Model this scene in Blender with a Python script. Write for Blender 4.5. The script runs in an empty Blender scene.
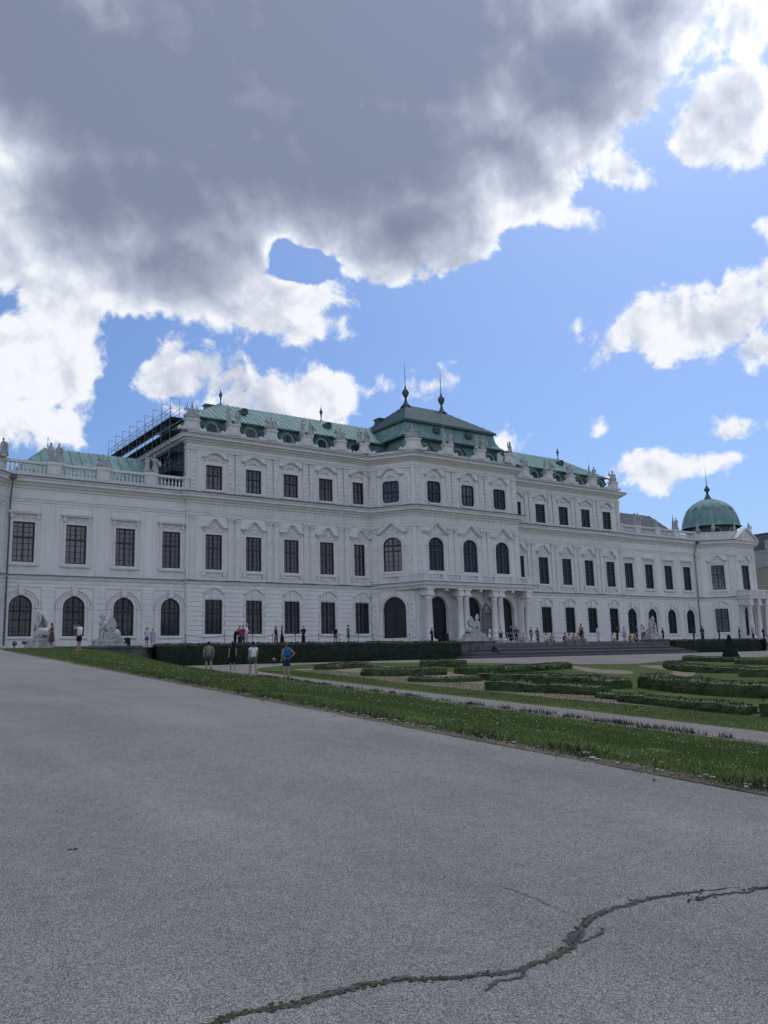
import bpy, bmesh, math, random
import numpy as np
from mathutils import Vector, Matrix, noise as mnoise
random.seed(7); rng = np.random.default_rng(7)
PI = math.pi
scn = bpy.context.scene
COL = scn.collection
# ------------------------------------------------------------------ materials
def mat(name, base, rough=0.8, spec=0.3, var=0.0, scale=3.0, col2=None, bump=0.0, bscale=20.0, metallic=0.0, streak=None, island=0.0):
    m = bpy.data.materials.new(name); m.use_nodes = True
    nt = m.node_tree; b = nt.nodes['Principled BSDF']
    b.inputs['Base Color'].default_value = (*base, 1)
    b.inputs['Roughness'].default_value = rough
    b.inputs['Specular IOR Level'].default_value = spec
    b.inputs['Metallic'].default_value = metallic
    tc = nt.nodes.new('ShaderNodeTexCoord')
    last = None
    if var or col2:
        n = nt.nodes.new('ShaderNodeTexNoise'); n.inputs['Scale'].default_value = scale
        n.inputs['Detail'].default_value = 6; n.inputs['Roughness'].default_value = 0.6
        src = tc.outputs['Object']
        if streak:
            mp = nt.nodes.new('ShaderNodeMapping'); mp.inputs['Scale'].default_value = streak
            nt.links.new(src, mp.inputs['Vector']); src = mp.outputs['Vector']
        nt.links.new(src, n.inputs['Vector'])
        r = nt.nodes.new('ShaderNodeValToRGB')
        c2 = col2 or tuple(c*(1-var) for c in base)
        r.color_ramp.elements[0].position = 0.32; r.color_ramp.elements[1].position = 0.68
        r.color_ramp.elements[0].color = (*c2, 1); r.color_ramp.elements[1].color = (*base, 1)
        nt.links.new(n.outputs['Fac'], r.inputs['Fac']); last = r.outputs['Color']
    if island:
        g = nt.nodes.new('ShaderNodeNewGeometry')
        mr = nt.nodes.new('ShaderNodeMapRange'); mr.inputs['To Min'].default_value = 1-island; mr.inputs['To Max'].default_value = 1+island
        nt.links.new(g.outputs['Random Per Island'], mr.inputs['Value'])
        mx = nt.nodes.new('ShaderNodeMix'); mx.data_type = 'RGBA'; mx.blend_type = 'MULTIPLY'; mx.inputs['Factor'].default_value = 1
        if last: nt.links.new(last, mx.inputs[6])
        else: mx.inputs[6].default_value = (*base, 1)
        nt.links.new(mr.outputs[0], mx.inputs[7]); last = mx.outputs[2]
    if last: nt.links.new(last, b.inputs['Base Color'])
    if bump:
        n2 = nt.nodes.new('ShaderNodeTexNoise'); n2.inputs['Scale'].default_value = bscale; n2.inputs['Detail'].default_value = 5
        nt.links.new(tc.outputs['Object'], n2.inputs['Vector'])
        bp = nt.nodes.new('ShaderNodeBump'); bp.inputs['Strength'].default_value = bump; bp.inputs['Distance'].default_value = 0.05
        nt.links.new(n2.outputs['Fac'], bp.inputs['Height']); nt.links.new(bp.outputs['Normal'], b.inputs['Normal'])
    return m
M = {}
M['plaster'] = mat('plaster', (.79,.76,.71), .85, .2, col2=(.70,.67,.62), scale=.6, streak=(1.6,1.6,.35), bump=.12, bscale=14)
M['ornament'] = mat('ornament', (.76,.73,.685), .85, .2, col2=(.64,.615,.575), scale=1.2, bump=.25, bscale=9)
M['stone'] = mat('statue stone', (.58,.57,.54), .85, .2, col2=(.22,.225,.22), scale=4.5, bump=.3, bscale=12)
M['whitestone'] = mat('sphinx stone', (.56,.55,.52), .85, .2, col2=(.25,.25,.24), scale=2.4, bump=.25, bscale=14)
M['wallstone'] = mat('retaining stone', (.17,.17,.165), .9, .2, col2=(.07,.073,.07), scale=1.6, bump=.4, bscale=8)
M['step'] = mat('step stone', (.16,.16,.165), .85, .25, col2=(.085,.085,.09), scale=1.5, bump=.3, bscale=14)
M['lead'] = mat('lead flashing', (.115,.135,.15), .55, .4, var=.3, scale=2)
M['copper'] = mat('copper', (.25,.375,.345), .75, .15, col2=(.14,.235,.222), scale=1.1, streak=(1.2,1.2,.5), bump=.1, bscale=3)
M['copper_dark'] = mat('dark copper', (.075,.115,.12), .6, .35, col2=(.05,.08,.085), scale=1.2)
M['copper_grey'] = mat('grey copper', (.10,.155,.162), .75, .12, col2=(.07,.11,.118), scale=1.0, bump=.1, bscale=3)
M['slate'] = mat('slate', (.11,.12,.14), .6, .4, var=.35, scale=1.5)
M['frame'] = mat('window frame', (.045,.026,.028), .5, .4)
M['framedark'] = mat('dark window frame', (.012,.013,.018), .5, .4)
M['door'] = mat('dark door', (.008,.010,.016), .4, .4, var=.3, scale=3)
M['iron'] = mat('iron', (.02,.021,.024), .5, .4)
M['steel'] = mat('scaffold steel', (.19,.21,.25), .45, .5, metallic=.3)
M['deck'] = mat('scaffold deck', (.085,.092,.105), .8, .2, var=.4, scale=2)
M['net'] = mat('scaffold sheeting', (.085,.10,.13), .9, .2, col2=(.05,.06,.08), scale=.8)
def glass_mat(name, dark, curtain):
    m = bpy.data.materials.new(name); m.use_nodes = True; nt = m.node_tree; b = nt.nodes['Principled BSDF']
    tc = nt.nodes.new('ShaderNodeTexCoord'); oi = nt.nodes.new('ShaderNodeObjectInfo')
    ad = nt.nodes.new('ShaderNodeVectorMath'); ad.operation = 'ADD'
    nt.links.new(tc.outputs['Object'], ad.inputs[0]); nt.links.new(oi.outputs['Location'], ad.inputs[1])
    mp = nt.nodes.new('ShaderNodeMapping'); mp.inputs['Scale'].default_value = (1.1,1.1,.5)
    nt.links.new(ad.outputs[0], mp.inputs['Vector'])
    n = nt.nodes.new('ShaderNodeTexNoise'); n.inputs['Scale'].default_value = 1.6; n.inputs['Detail'].default_value = 3
    nt.links.new(mp.outputs['Vector'], n.inputs['Vector'])
    r = nt.nodes.new('ShaderNodeValToRGB'); r.color_ramp.elements[0].position = .44; r.color_ramp.elements[1].position = .74
    r.color_ramp.elements[0].color = (*dark, 1); r.color_ramp.elements[1].color = (*curtain, 1)
    mm=nt.nodes.new('ShaderNodeMath'); mm.operation='MULTIPLY_ADD'; nt.links.new(oi.outputs['Random'],mm.inputs[0]); mm.inputs[1].default_value=.34; mm.inputs[2].default_value=-.17
    ma=nt.nodes.new('ShaderNodeMath'); nt.links.new(n.outputs['Fac'],ma.inputs[0]); nt.links.new(mm.outputs[0],ma.inputs[1]); nt.links.new(ma.outputs[0], r.inputs['Fac']); nt.links.new(r.outputs['Color'], b.inputs['Base Color'])
    b.inputs['Roughness'].default_value = .08; b.inputs['Specular IOR Level'].default_value = .5 if curtain[2]>.08 else .3
    n2 = nt.nodes.new('ShaderNodeTexNoise'); n2.inputs['Scale'].default_value = 1.4
    nt.links.new(ad.outputs[0], n2.inputs['Vector'])
    bp = nt.nodes.new('ShaderNodeBump'); bp.inputs['Strength'].default_value = .12; bp.inputs['Distance'].default_value = .03
    nt.links.new(n2.outputs['Fac'], bp.inputs['Height']); nt.links.new(bp.outputs['Normal'], b.inputs['Normal'])
    return m
M['glass'] = glass_mat('window glass', (.028,.037,.058), (.05,.065,.095))
M['glassdark'] = glass_mat('dark window glass', (.016,.020,.032), (.036,.044,.062))
def leaf_mat(name, c1, c2, island=.45):
    m = mat(name, c1, .7, .25, col2=c2, scale=1.7, island=island)
    return m
M['hedge'] = leaf_mat('hedge leaves', (.066,.098,.030), (.030,.050,.017), .6)
M['hedgedark'] = leaf_mat('terrace hedge leaves', (.020,.034,.019), (.012,.023,.012))
M['yew'] = leaf_mat('yew leaves', (.018,.026,.018), (.011,.017,.011))
M['grassblade'] = leaf_mat('grass blades', (.112,.158,.040), (.074,.114,.025), .5)
M['weed'] = leaf_mat('weed leaves', (.035,.05,.024), (.02,.03,.014))
M['petal'] = mat('clover petals', (.55,.56,.48), .8)
M['pebble'] = mat('pebble', (.40,.385,.35), .85, .2, col2=(.28,.27,.25), scale=5, island=.25)
M['moss'] = mat('crack moss', (.075,.072,.042), .95, .1, col2=(.04,.038,.022), scale=30, island=.4)
M['crack'] = mat('crack filler', (.11,.11,.10), .95, .1, col2=(.045,.045,.04), scale=14)
M['ochre'] = mat('ochre render', (.36,.32,.26), .85, .2, var=.2, scale=.5)
M['greyrender'] = mat('grey render', (.40,.40,.38), .85, .2, var=.2, scale=.5)
# ------------------------------------------------------------------ mesh builder
class MB:
    def __init__(s): s.v=[]; s.f=[]; s.mi=[]; s.sm=[]; s.cur=0; s.smooth=False
    def face(s, pts):
        i=len(s.v); s.v += [tuple(p) for p in pts]; s.f.append(list(range(i,i+len(pts)))); s.mi.append(s.cur); s.sm.append(s.smooth)
    def grid(s, rows, closed=False, caps=False):
        n=len(rows[0]); i0=len(s.v)
        for r in rows: s.v += [tuple(p) for p in r]
        for a in range(len(rows)-1):
            for b in range(n if closed else n-1):
                c=(b+1)%n
                s.f.append([i0+a*n+b,i0+a*n+c,i0+(a+1)*n+c,i0+(a+1)*n+b]); s.mi.append(s.cur); s.sm.append(s.smooth)
        if caps:
            s.f.append([i0+b for b in range(n)][::-1]); s.mi.append(s.cur); s.sm.append(False)
            s.f.append([i0+(len(rows)-1)*n+b for b in range(n)]); s.mi.append(s.cur); s.sm.append(False)
    def box(s, x0,x1,y0,y1,z0,z1):
        P=[(x0,y0,z0),(x1,y0,z0),(x1,y1,z0),(x0,y1,z0),(x0,y0,z1),(x1,y0,z1),(x1,y1,z1),(x0,y1,z1)]
        i=len(s.v); s.v+=P
        for q in ((0,3,2,1),(4,5,6,7),(0,1,5,4),(1,2,6,5),(2,3,7,6),(3,0,4,7)):
            s.f.append([i+k for k in q]); s.mi.append(s.cur); s.sm.append(False)
    def lathe(s, cx,cy,prof,n=16,sx=1,sy=1,rot=0):
        sm=s.smooth; s.smooth = n>8
        s.grid([[(cx+r*sx*math.cos(rot+2*PI*k/n), cy+r*sy*math.sin(rot+2*PI*k/n), z) for k in range(n)] for r,z in prof], closed=True, caps=True)
        s.smooth=sm
    def tube(s, pts, r, n=6, r2=None):
        rows=[]; pts=[Vector(p) for p in pts]
        for i,p in enumerate(pts):
            d=(pts[min(i+1,len(pts)-1)]-pts[max(i-1,0)]).normalized()
            a=Vector((0,0,1)) if abs(d.z)<.9 else Vector((1,0,0))
            u=d.cross(a).normalized(); w=d.cross(u)
            rr=r if r2 is None else r+(r2-r)*i/(len(pts)-1)
            rows.append([p+u*rr*math.cos(2*PI*k/n)+w*rr*math.sin(2*PI*k/n) for k in range(n)])
        sm=s.smooth; s.smooth=n>=6; s.grid(rows,True,True); s.smooth=sm
    def ball(s, c, rx, ry=None, rz=None, n=10, m=7, M3=None, jit=0):
        ry=ry or rx; rz=rz or rx; rows=[]
        for j in range(m+1):
            t=PI*j/m; row=[]
            for k in range(n):
                a=2*PI*k/n; p=Vector((rx*math.sin(t)*math.cos(a), ry*math.sin(t)*math.sin(a), -rz*math.cos(t)))
                if jit: p*=1+jit*mnoise.noise(p*3+Vector(c))
                if M3: p=M3@p
                row.append(p+Vector(c))
            rows.append(row)
        sm=s.smooth; s.smooth=True; s.grid(rows,True); s.smooth=sm
    def prism(s, poly, y0, y1):      # poly in (x,z)
        n=len(poly)
        s.grid([[(x,y0,z) for x,z in poly],[(x,y1,z) for x,z in poly]],True,True)
    def band(s, pts, t, y0, y1):     # thick line in (x,z)
        out=[]
        for i,p in enumerate(pts):
            a=pts[max(i-1,0)]; b=pts[min(i+1,len(pts)-1)]
            d=Vector((b[0]-a[0],b[1]-a[1])).normalized(); out.append((p[0]-d.y*t,p[1]+d.x*t))
        rows=[]
        for p,q in zip(pts,out): rows.append([(p[0],y0,p[1]),(q[0],y0,q[1]),(q[0],y1,q[1]),(p[0],y1,p[1])])
        s.grid(rows,True,True)
    def sweep(s, path, prof):        # profile (d outward = right of direction, z), mitred
        n=len(path); rows=[]
        for i,p in enumerate(path):
            p=Vector(p); ds=[]
            if i>0: ds.append((p-Vector(path[i-1])).normalized())
            if i<n-1: ds.append((Vector(path[i+1])-p).normalized())
            ns=[Vector((d.y,-d.x)) for d in ds]
            m=sum(ns,Vector((0,0)))/len(ns); m=m/max(m.length_squared,.15)
            rows.append([(p.x+m.x*d,p.y+m.y*d,z) for d,z in prof])
        s.grid(rows)
        s.face(rows[0]); s.face(rows[-1][::-1])
    def xform(s, mtx, start=0):
        for i in range(start,len(s.v)): s.v[i]=tuple(mtx@Vector(s.v[i]))
    def mesh(s, name, mats, fix=True):
        me=bpy.data.meshes.new(name); me.from_pydata(s.v,[],s.f)
        for m in (mats if isinstance(mats,(list,tuple)) else [mats]): me.materials.append(m)
        me.polygons.foreach_set('material_index',s.mi); me.polygons.foreach_set('use_smooth',s.sm)
        if fix:
            bm=bmesh.new(); bm.from_mesh(me); bmesh.ops.remove_doubles(bm,verts=bm.verts,dist=.0004)
            bmesh.ops.recalc_face_normals(bm,faces=bm.faces); bm.to_mesh(me); bm.free()
        me.update(); return me
WLOC={}
def link(name, data, parent=None, loc=(0,0,0), rz=0, scale=None):
    o=bpy.data.objects.new(name,data); COL.objects.link(o)
    loc=Vector(loc)
    if parent:
        o.parent=parent
        if parent.name in WLOC: loc=loc-WLOC[parent.name]
    o.location=loc; o.rotation_euler=(0,0,rz)
    if scale: o.scale=scale
    return o
def build(mb, name, mats, parent=None, loc=(0,0,0), rz=0, fix=True): return link(name, mb.mesh(name,mats,fix), parent, loc, rz)
def tag(o, label=None, cat=None, group=None, kind=None):
    if label: o['label']=label
    if cat: o['category']=cat
    if group: o['group']=group
    if kind: o['kind']=kind
    return o
def thing(name, loc, label, cat, group=None, rz=0):
    o=bpy.data.objects.new(name,None); COL.objects.link(o); o.location=loc; o.rotation_euler=(0,0,rz)
    if rz==0: WLOC[o.name]=Vector(loc)
    o.empty_display_size=.2
    return tag(o,label,cat,group)
# ------------------------------------------------------------------ terrain heights (z=0 under the camera, facade along x at y=80)
def xe(y): return 7.55+.068*y            # edge of the asphalt walk
def xl(y): return 15.7+.135*y            # foot of the grass bank
def xs(y): return 17.6+.13*y             # far edge of the lower gravel walk
def Pz(y): return .0575*y
def Gz(y): return -.75+.047*y
def Tz(y): return 3.25+.033*(y-57.2)
def Hz(x,y):
    s=min(max((x-xe(y)-.3)/(xl(y)-xe(y)-.3),0),1)
    t=s*s*(3-2*s); t=.55*t+.45*s
    if y>44:                                # the bank stays high towards the terrace
        k=min((y-44)/12,1); t=t*(1-k)+k*(t**3.2)
    return Pz(y)*(1-t)+Gz(y)*t
def grid_sheet(name, us, vs, fn, m, kind='structure'):
    mb=MB(); mb.smooth=True
    mb.grid([[fn(u,v) for u in us] for v in vs])
    o=build(mb,name,m); tag(o,kind=kind); return o
# ------------------------------------------------------------------ ground materials
def gravel_mat(name, c_lo, c_hi, cell, noise_var, bump, patch=None, contrast=(.25,.8)):
    m=bpy.data.materials.new(name); m.use_nodes=True; nt=m.node_tree; b=nt.nodes['Principled BSDF']; L=nt.links.new
    tc=nt.nodes.new('ShaderNodeTexCoord')
    v=nt.nodes.new('ShaderNodeTexVoronoi'); v.inputs['Scale'].default_value=cell; L(tc.outputs['Object'],v.inputs['Vector'])
    sep=nt.nodes.new('ShaderNodeSeparateColor'); L(v.outputs['Color'],sep.inputs[0])
    r=nt.nodes.new('ShaderNodeValToRGB'); r.color_ramp.elements[0].position=contrast[0]; r.color_ramp.elements[1].position=contrast[1]
    r.color_ramp.elements[0].color=(*c_lo,1); r.color_ramp.elements[1].color=(*c_hi,1); L(sep.outputs[0],r.inputs['Fac'])
    n=nt.nodes.new('ShaderNodeTexNoise'); n.inputs['Scale'].default_value=.35; n.inputs['Detail'].default_value=8; n.inputs['Roughness'].default_value=.62; L(tc.outputs['Object'],n.inputs['Vector'])
    mr=nt.nodes.new('ShaderNodeMapRange'); mr.inputs['From Min'].default_value=.3; mr.inputs['From Max'].default_value=.7; mr.inputs['To Min'].default_value=1-noise_var; mr.inputs['To Max'].default_value=1+noise_var; L(n.outputs['Fac'],mr.inputs['Value'])
    n3=nt.nodes.new('ShaderNodeTexNoise'); n3.inputs['Scale'].default_value=6; n3.inputs['Detail'].default_value=6; n3.inputs['Roughness'].default_value=.7; L(tc.outputs['Object'],n3.inputs['Vector'])
    mr3=nt.nodes.new('ShaderNodeMapRange'); mr3.inputs['From Min'].default_value=.3; mr3.inputs['From Max'].default_value=.7; mr3.inputs['To Min'].default_value=1-noise_var*.8; mr3.inputs['To Max'].default_value=1+noise_var*.8; L(n3.outputs['Fac'],mr3.inputs['Value'])
    mm=nt.nodes.new('ShaderNodeMath'); mm.operation='MULTIPLY'; L(mr.outputs[0],mm.inputs[0]); L(mr3.outputs[0],mm.inputs[1])
    mp=nt.nodes.new('ShaderNodeMapping'); mp.inputs['Scale'].default_value=(1.1,.09,1); mp.inputs['Rotation'].default_value=(0,0,.05); L(tc.outputs['Object'],mp.inputs['Vector'])
    n4=nt.nodes.new('ShaderNodeTexNoise'); n4.inputs['Scale'].default_value=1.0; n4.inputs['Detail'].default_value=4; L(mp.outputs['Vector'],n4.inputs['Vector'])
    mr4=nt.nodes.new('ShaderNodeMapRange'); mr4.inputs['From Min'].default_value=.3; mr4.inputs['From Max'].default_value=.7; mr4.inputs['To Min'].default_value=1-noise_var*.7; mr4.inputs['To Max'].default_value=1+noise_var*.7; L(n4.outputs['Fac'],mr4.inputs['Value'])
    m4=nt.nodes.new('ShaderNodeMath'); m4.operation='MULTIPLY'; L(mm.outputs[0],m4.inputs[0]); L(mr4.outputs[0],m4.inputs[1]); mm=m4
    mx=nt.nodes.new('ShaderNodeMix'); mx.data_type='RGBA'; mx.blend_type='MULTIPLY'; mx.inputs['Factor'].default_value=1
    L(r.outputs['Color'],mx.inputs[6]); L(mm.outputs[0],mx.inputs[7]); out=mx.outputs[2]
    if patch:
        n2=nt.nodes.new('ShaderNodeTexNoise'); n2.inputs['Scale'].default_value=patch[1]; n2.inputs['Detail'].default_value=7; L(tc.outputs['Object'],n2.inputs['Vector'])
        r2=nt.nodes.new('ShaderNodeValToRGB'); r2.color_ramp.elements[0].position=patch[2]; r2.color_ramp.elements[1].position=patch[2]+.12
        r2.color_ramp.elements[0].color=(0,0,0,1); r2.color_ramp.elements[1].color=(1,1,1,1); L(n2.outputs['Fac'],r2.inputs['Fac'])
        m2=nt.nodes.new('ShaderNodeMix'); m2.data_type='RGBA'; L(r2.outputs['Color'],m2.inputs['Factor']); L(out,m2.inputs[6]); m2.inputs[7].default_value=(*patch[0],1); out=m2.outputs[2]
    L(out,b.inputs['Base Color']); b.inputs['Roughness'].default_value=.95; b.inputs['Specular IOR Level'].default_value=.04
    bp=nt.nodes.new('ShaderNodeBump'); bp.inputs['Strength'].default_value=bump; bp.inputs['Distance'].default_value=.012
    L(v.outputs['Distance'],bp.inputs['Height']); L(bp.outputs['Normal'],b.inputs['Normal'])
    return m
M['asphalt']=gravel_mat('worn asphalt',(.142,.141,.130),(.405,.395,.362),165,.12,.7,contrast=(.2,.95))
M['gravel']=gravel_mat('pale gravel',(.155,.148,.135),(.265,.25,.23),40,.12,.5)
M['beige']=gravel_mat('beige gravel',(.165,.135,.105),(.28,.23,.18),40,.12,.5,patch=((.06,.085,.03),.35,.66))
M['terrace']=gravel_mat('terrace gravel',(.19,.185,.175),(.30,.29,.275),40,.1,.4)
M['grass']=gravel_mat('grass sward',(.052,.074,.022),(.10,.138,.040),30,.3,.9,patch=((.06,.062,.03),.5,.64))
M['soil']=gravel_mat('bare soil',(.075,.062,.046),(.20,.175,.14),55,.3,.9,patch=((.06,.075,.03),2.2,.58))
M['lawn']=gravel_mat('parterre lawn',(.05,.072,.022),(.086,.118,.038),25,.25,.8,patch=((.10,.092,.05),.35,.63))
# ------------------------------------------------------------------ ground sheets
def fr(a,b,n): return [a+(b-a)*i/n for i in range(n+1)]
gy=[-1500,-400,-90,-40,0,57.0,57.2,120,400,1500]
grid_sheet('ground',[-1500,-300,-60,0,60,300,1500],gy,lambda x,y:(x,y,Gz(min(max(y,-90),57))-(.06 if y<=57 else .5)),M['grass'])
yy=fr(-30,57.2,110)
grid_sheet('asphalt_path',fr(0,1,12),yy,lambda u,y:(-24+(xe(y)+.12*mnoise.noise((0,y*1.3,0))+.05*mnoise.noise((3,y*5,0))+24)*u,y,Pz(y)),M['asphalt'])
grid_sheet('grass_bank',fr(0,1,26),fr(-30,57.2,90),lambda u,y:((lambda x:(x,y,Hz(x,y)-(.03 if u==0 else .004)+.03*mnoise.noise((x*.9,y*.9,4))*(1 if .05<u<.95 else 0)))(xe(y)-.25+(xl(y)+.55-xe(y)+.25)*u)),M['grass'])
grid_sheet('soil_edge',fr(0,1,4),fr(-30,57.2,240),lambda u,y:((lambda x:(x,y,max(Hz(x,y),Pz(y)-.02)+.006+.012*mnoise.noise((x*6,y*6,1))))(xe(y)-.06+(.34+.22*mnoise.noise((1,y*1.7,0)))*u)),M['soil'])
grid_sheet('gravel_walk',fr(0,1,2),fr(-30,50,2),lambda u,y:(xl(y)-.3+(xs(y)+.5-xl(y)+.3)*u,y,Gz(y)+.004),M['gravel'])
grid_sheet('gravel_forecourt',[19,60,130,220],[38,57.4],lambda x,y:(x,y,Gz(y)+.002),M['gravel'])
def flat_poly(name,pts,m,lift,kind='structure'):
    # dense smoothed outline laid on the garden plane
    n=len(pts); out=[]
    for i in range(n):
        p0,p1,p2,p3=[Vector(pts[(i+k-1)%n]) for k in range(4)]
        for t in (0,.2,.4,.6,.8):
            q=.5*((2*p1)+(p2-p0)*t+(2*p0-5*p1+4*p2-p3)*t*t+(3*p1-p0-3*p2+p3)*t**3)
            j=.12*mnoise.noise((q.x*.8,q.y*.8,2)); out.append((q.x+j,q.y+j))
    bm=bmesh.new(); vs=[bm.verts.new((x,y,Gz(y)+lift)) for x,y in out]
    es=[bm.edges.new((vs[i],vs[(i+1)%len(vs)])) for i in range(len(vs))]
    bmesh.ops.triangle_fill(bm,edges=es,use_beauty=True); bmesh.ops.recalc_face_normals(bm,faces=bm.faces)
    for f in bm.faces:
        if f.normal.z<0: f.normal_flip()
    me=bpy.data.meshes.new(name); bm.to_mesh(me); bm.free(); me.materials.append(m)
    return tag(link(name,me),kind=kind)
LAWN=[(17.7,-6),(18.2,3),(19.3,12),(21.2,28),(23.3,43),(25.3,49.5),(31.0,54.2),(38.5,53.6),(43.8,48.6),(47,43),(52,41),(58,43),(75,45),(86,38),(80,10),(50,-6)]
flat_poly('parterre_lawn',LAWN,M['lawn'],.010)
flat_poly('gravel_bed',[(27,47.4),(25.4,40.5),(24.7,36),(24.1,33.5),(23.5,29),(23.2,25.4),(22.7,20.4),(22.6,14),(22.2,9),(23.4,9),(24,13.5),(24.2,19.5),(25.6,22.5),(26.6,26),(29.6,29),(30.2,34),(31.8,38),(34.5,45),(33,48)],M['beige'],.018)
flat_poly('gravel_bed',[(44.7,40.5),(42.2,36.2),(41.6,33.5),(38.9,31.4),(38.3,33.2),(41.6,37.9)],M['beige'],.018)
flat_poly('gravel_bed',[(48,37.9),(49.9,36.8),(44.7,31.4),(39.5,27.9),(39,29.1),(43.6,32)],M['beige'],.018)
flat_poly('gravel_bed',[(33.5,24),(34.6,23.2),(33.6,20.4),(30.8,16),(30.2,16.4),(32,20.4)],M['beige'],.018)
# terrace (behind its front edge; steps forward at the walk end)
tx=[-24,0,11.5,16.0,20.4]; 
grid_sheet('terrace',tx+[23,51,60,100,140,230],[57.2,60.2,66,80.2,92],lambda x,y:(x,max(y,60.2) if x>20.5 else y,Tz(max(y,60.2) if x>20.5 else y)+.004),M['terrace'])
# ------------------------------------------------------------------ retaining wall, stairs
mb=MB()
mb.box(15.2,20.6,57.02,57.5,1.2,Tz(57.2)-.02)
for k in range(6): mb.box(15.2+k*.9+.02,15.2+(k+1)*.9-.02,56.97,57.02,1.3+.4*(k%2),2.9)
mb.box(15.1,20.7,56.93,57.55,Tz(57.2)-.02,Tz(57.2)+.12)
mb.grid([[(20.2,57.5,1.2),(20.6,57.5,1.2),(22.6,60.6,1.2),(22.2,60.6,1.2)],[(20.2,57.5,3.28),(20.6,57.5,3.28),(22.6,60.6,3.34),(22.2,60.6,3.34)]],True,True)
tag(build(mb,'retaining_wall',M['wallstone']),'low dark stone retaining wall below the sphinx at the top of the grass bank','retaining wall')
mb=MB()
mb.box(22.4,51.9,60.35,60.8,1.5,3.3); mb.box(50.95,51.9,59.5,60.35,1.5,3.3)
tag(build(mb,'terrace_wall',M['wallstone']),'dark stone terrace wall hidden behind the long clipped hedge left of the steps','terrace wall')
mb=MB(); mb.box(80.6,150,60.35,60.8,1.5,3.3)
tag(build(mb,'terrace_wall',M['wallstone']),'dark stone terrace wall behind the clipped hedge right of the steps','terrace wall')
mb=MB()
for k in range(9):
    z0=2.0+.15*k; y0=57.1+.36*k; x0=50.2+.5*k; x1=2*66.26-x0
    mb.cur=(0,1,0,2,1,2,0,1,2)[k]  # alternating tones paint the steps' light and shadow lines into the stone colour
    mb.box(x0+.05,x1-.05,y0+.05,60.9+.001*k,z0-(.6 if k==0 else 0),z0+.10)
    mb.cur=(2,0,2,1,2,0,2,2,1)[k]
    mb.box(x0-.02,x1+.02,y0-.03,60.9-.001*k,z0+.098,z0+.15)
tag(build(mb,'staircase',[M['step'],mat('shaded step stone',(.10,.10,.105),.85,.25,var=.3,scale=1.5),mat('lit step stone',(.25,.25,.25),.85,.25,var=.3,scale=2)]),'broad dark stone garden steps rising to the palace terrace between two sphinxes','staircase')
def cheek(x0,x1,label):
    mb=MB(); mb.box(x0,x1,59.25,61.5,1.6,3.42)
    for k in range(3): mb.box(x0+.05,x1-.05,59.21,59.25,1.9+k*.5,2.35+k*.5)
    mb.box(x0-.06,x1+.06,59.15,61.55,3.42,3.52)
    tag(build(mb,'cheek_wall',M['wallstone']),label,'cheek wall')
cheek(51.9,54.7,'stone block at the left end of the garden steps, under the central sphinx')
cheek(77.8,80.6,'stone block at the right end of the garden steps, under the sphinx near the dome')
# ------------------------------------------------------------------ crack in the asphalt with moss, loose bits
def ribbon(mb,pts,w0,seed,lift,fill=26):
    # irregular strip laid on the sloping walk
    P=[Vector(p) for p in pts]; out=[]
    for i in range(len(P)-1):
        for t in range(fill): out.append(P[i].lerp(P[i+1],t/fill))
    out.append(P[-1]); n=len(out); L=[];R=[]
    for i,p in enumerate(out):
        d=(out[min(i+1,n-1)]-out[max(i-1,0)]).normalized(); nrm=Vector((-d.y,d.x))
        e=min(1,4*i/n+.15,4*(n-1-i)/n+.15)
        q=p+nrm*.026*mnoise.noise((p.x*8,p.y*8,seed))+nrm*.016*mnoise.noise((p.x*29,p.y*29,seed))
        a=w0*e*(.30+1.3*abs(mnoise.noise((p.x*6,p.y*6,seed+3)))+1.0*abs(mnoise.noise((p.x*38,p.y*38,seed+5)))+.5*abs(mnoise.noise((p.x*95,p.y*95,seed+6))))
        b=w0*e*(.30+1.3*abs(mnoise.noise((p.x*7,p.y*7,seed+7)))+1.0*abs(mnoise.noise((p.x*41,p.y*41,seed+9)))+.5*abs(mnoise.noise((p.x*99,p.y*99,seed+10))))
        u=q+nrm*a; v=q-nrm*b
        L.append((u.x,u.y,Pz(u.y)+lift)); R.append((v.x,v.y,Pz(v.y)+lift))
    mb.grid([L,R]); return out
C1=[(1.45,3.50),(1.612,3.488),(1.724,3.51),(1.949,3.459),(2.197,3.455),(2.459,3.413),(2.645,3.284),(2.963,3.168),(3.217,3.194),(3.423,3.233),(3.62,3.37),(3.857,3.486),(4.347,3.505),(4.622,3.439),(5.0,3.325)]
C2=[(4.546,3.333),(4.748,3.316),(4.968,3.254),(5.2,3.215),(5.6,3.1)]
mb=MB(); mb.cur=1; ribbon(mb,C1,.022,1,.003); ribbon(mb,C2,.015,4,.0032); mb.cur=0; line=ribbon(mb,C1,.008,1,.005); l2=ribbon(mb,C2,.006,4,.0052)
ribbon(mb,[(2.68,3.105),(2.80,3.12),(2.92,3.124),(3.1,3.17)],.011,9,.0044); ribbon(mb,[(3.414,3.25),(3.53,3.245),(3.739,3.305),(3.742,3.345)],.010,12,.0046)
ribbon(mb,[(3.803,4.303),(3.815,4.05),(3.806,3.844),(3.759,3.5)],.0035,15,.0048)
ribbon(mb,[(3.40,3.23),(3.50,3.30),(3.60,3.37)],.036,17,.005)
tag(build(mb,'asphalt_crack',[M['crack'],mat('crumbled edge',(.14,.14,.12),.95,.05,col2=(.06,.06,.048),scale=26,island=.0)],fix=False),kind='structure')
mb=MB()
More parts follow.
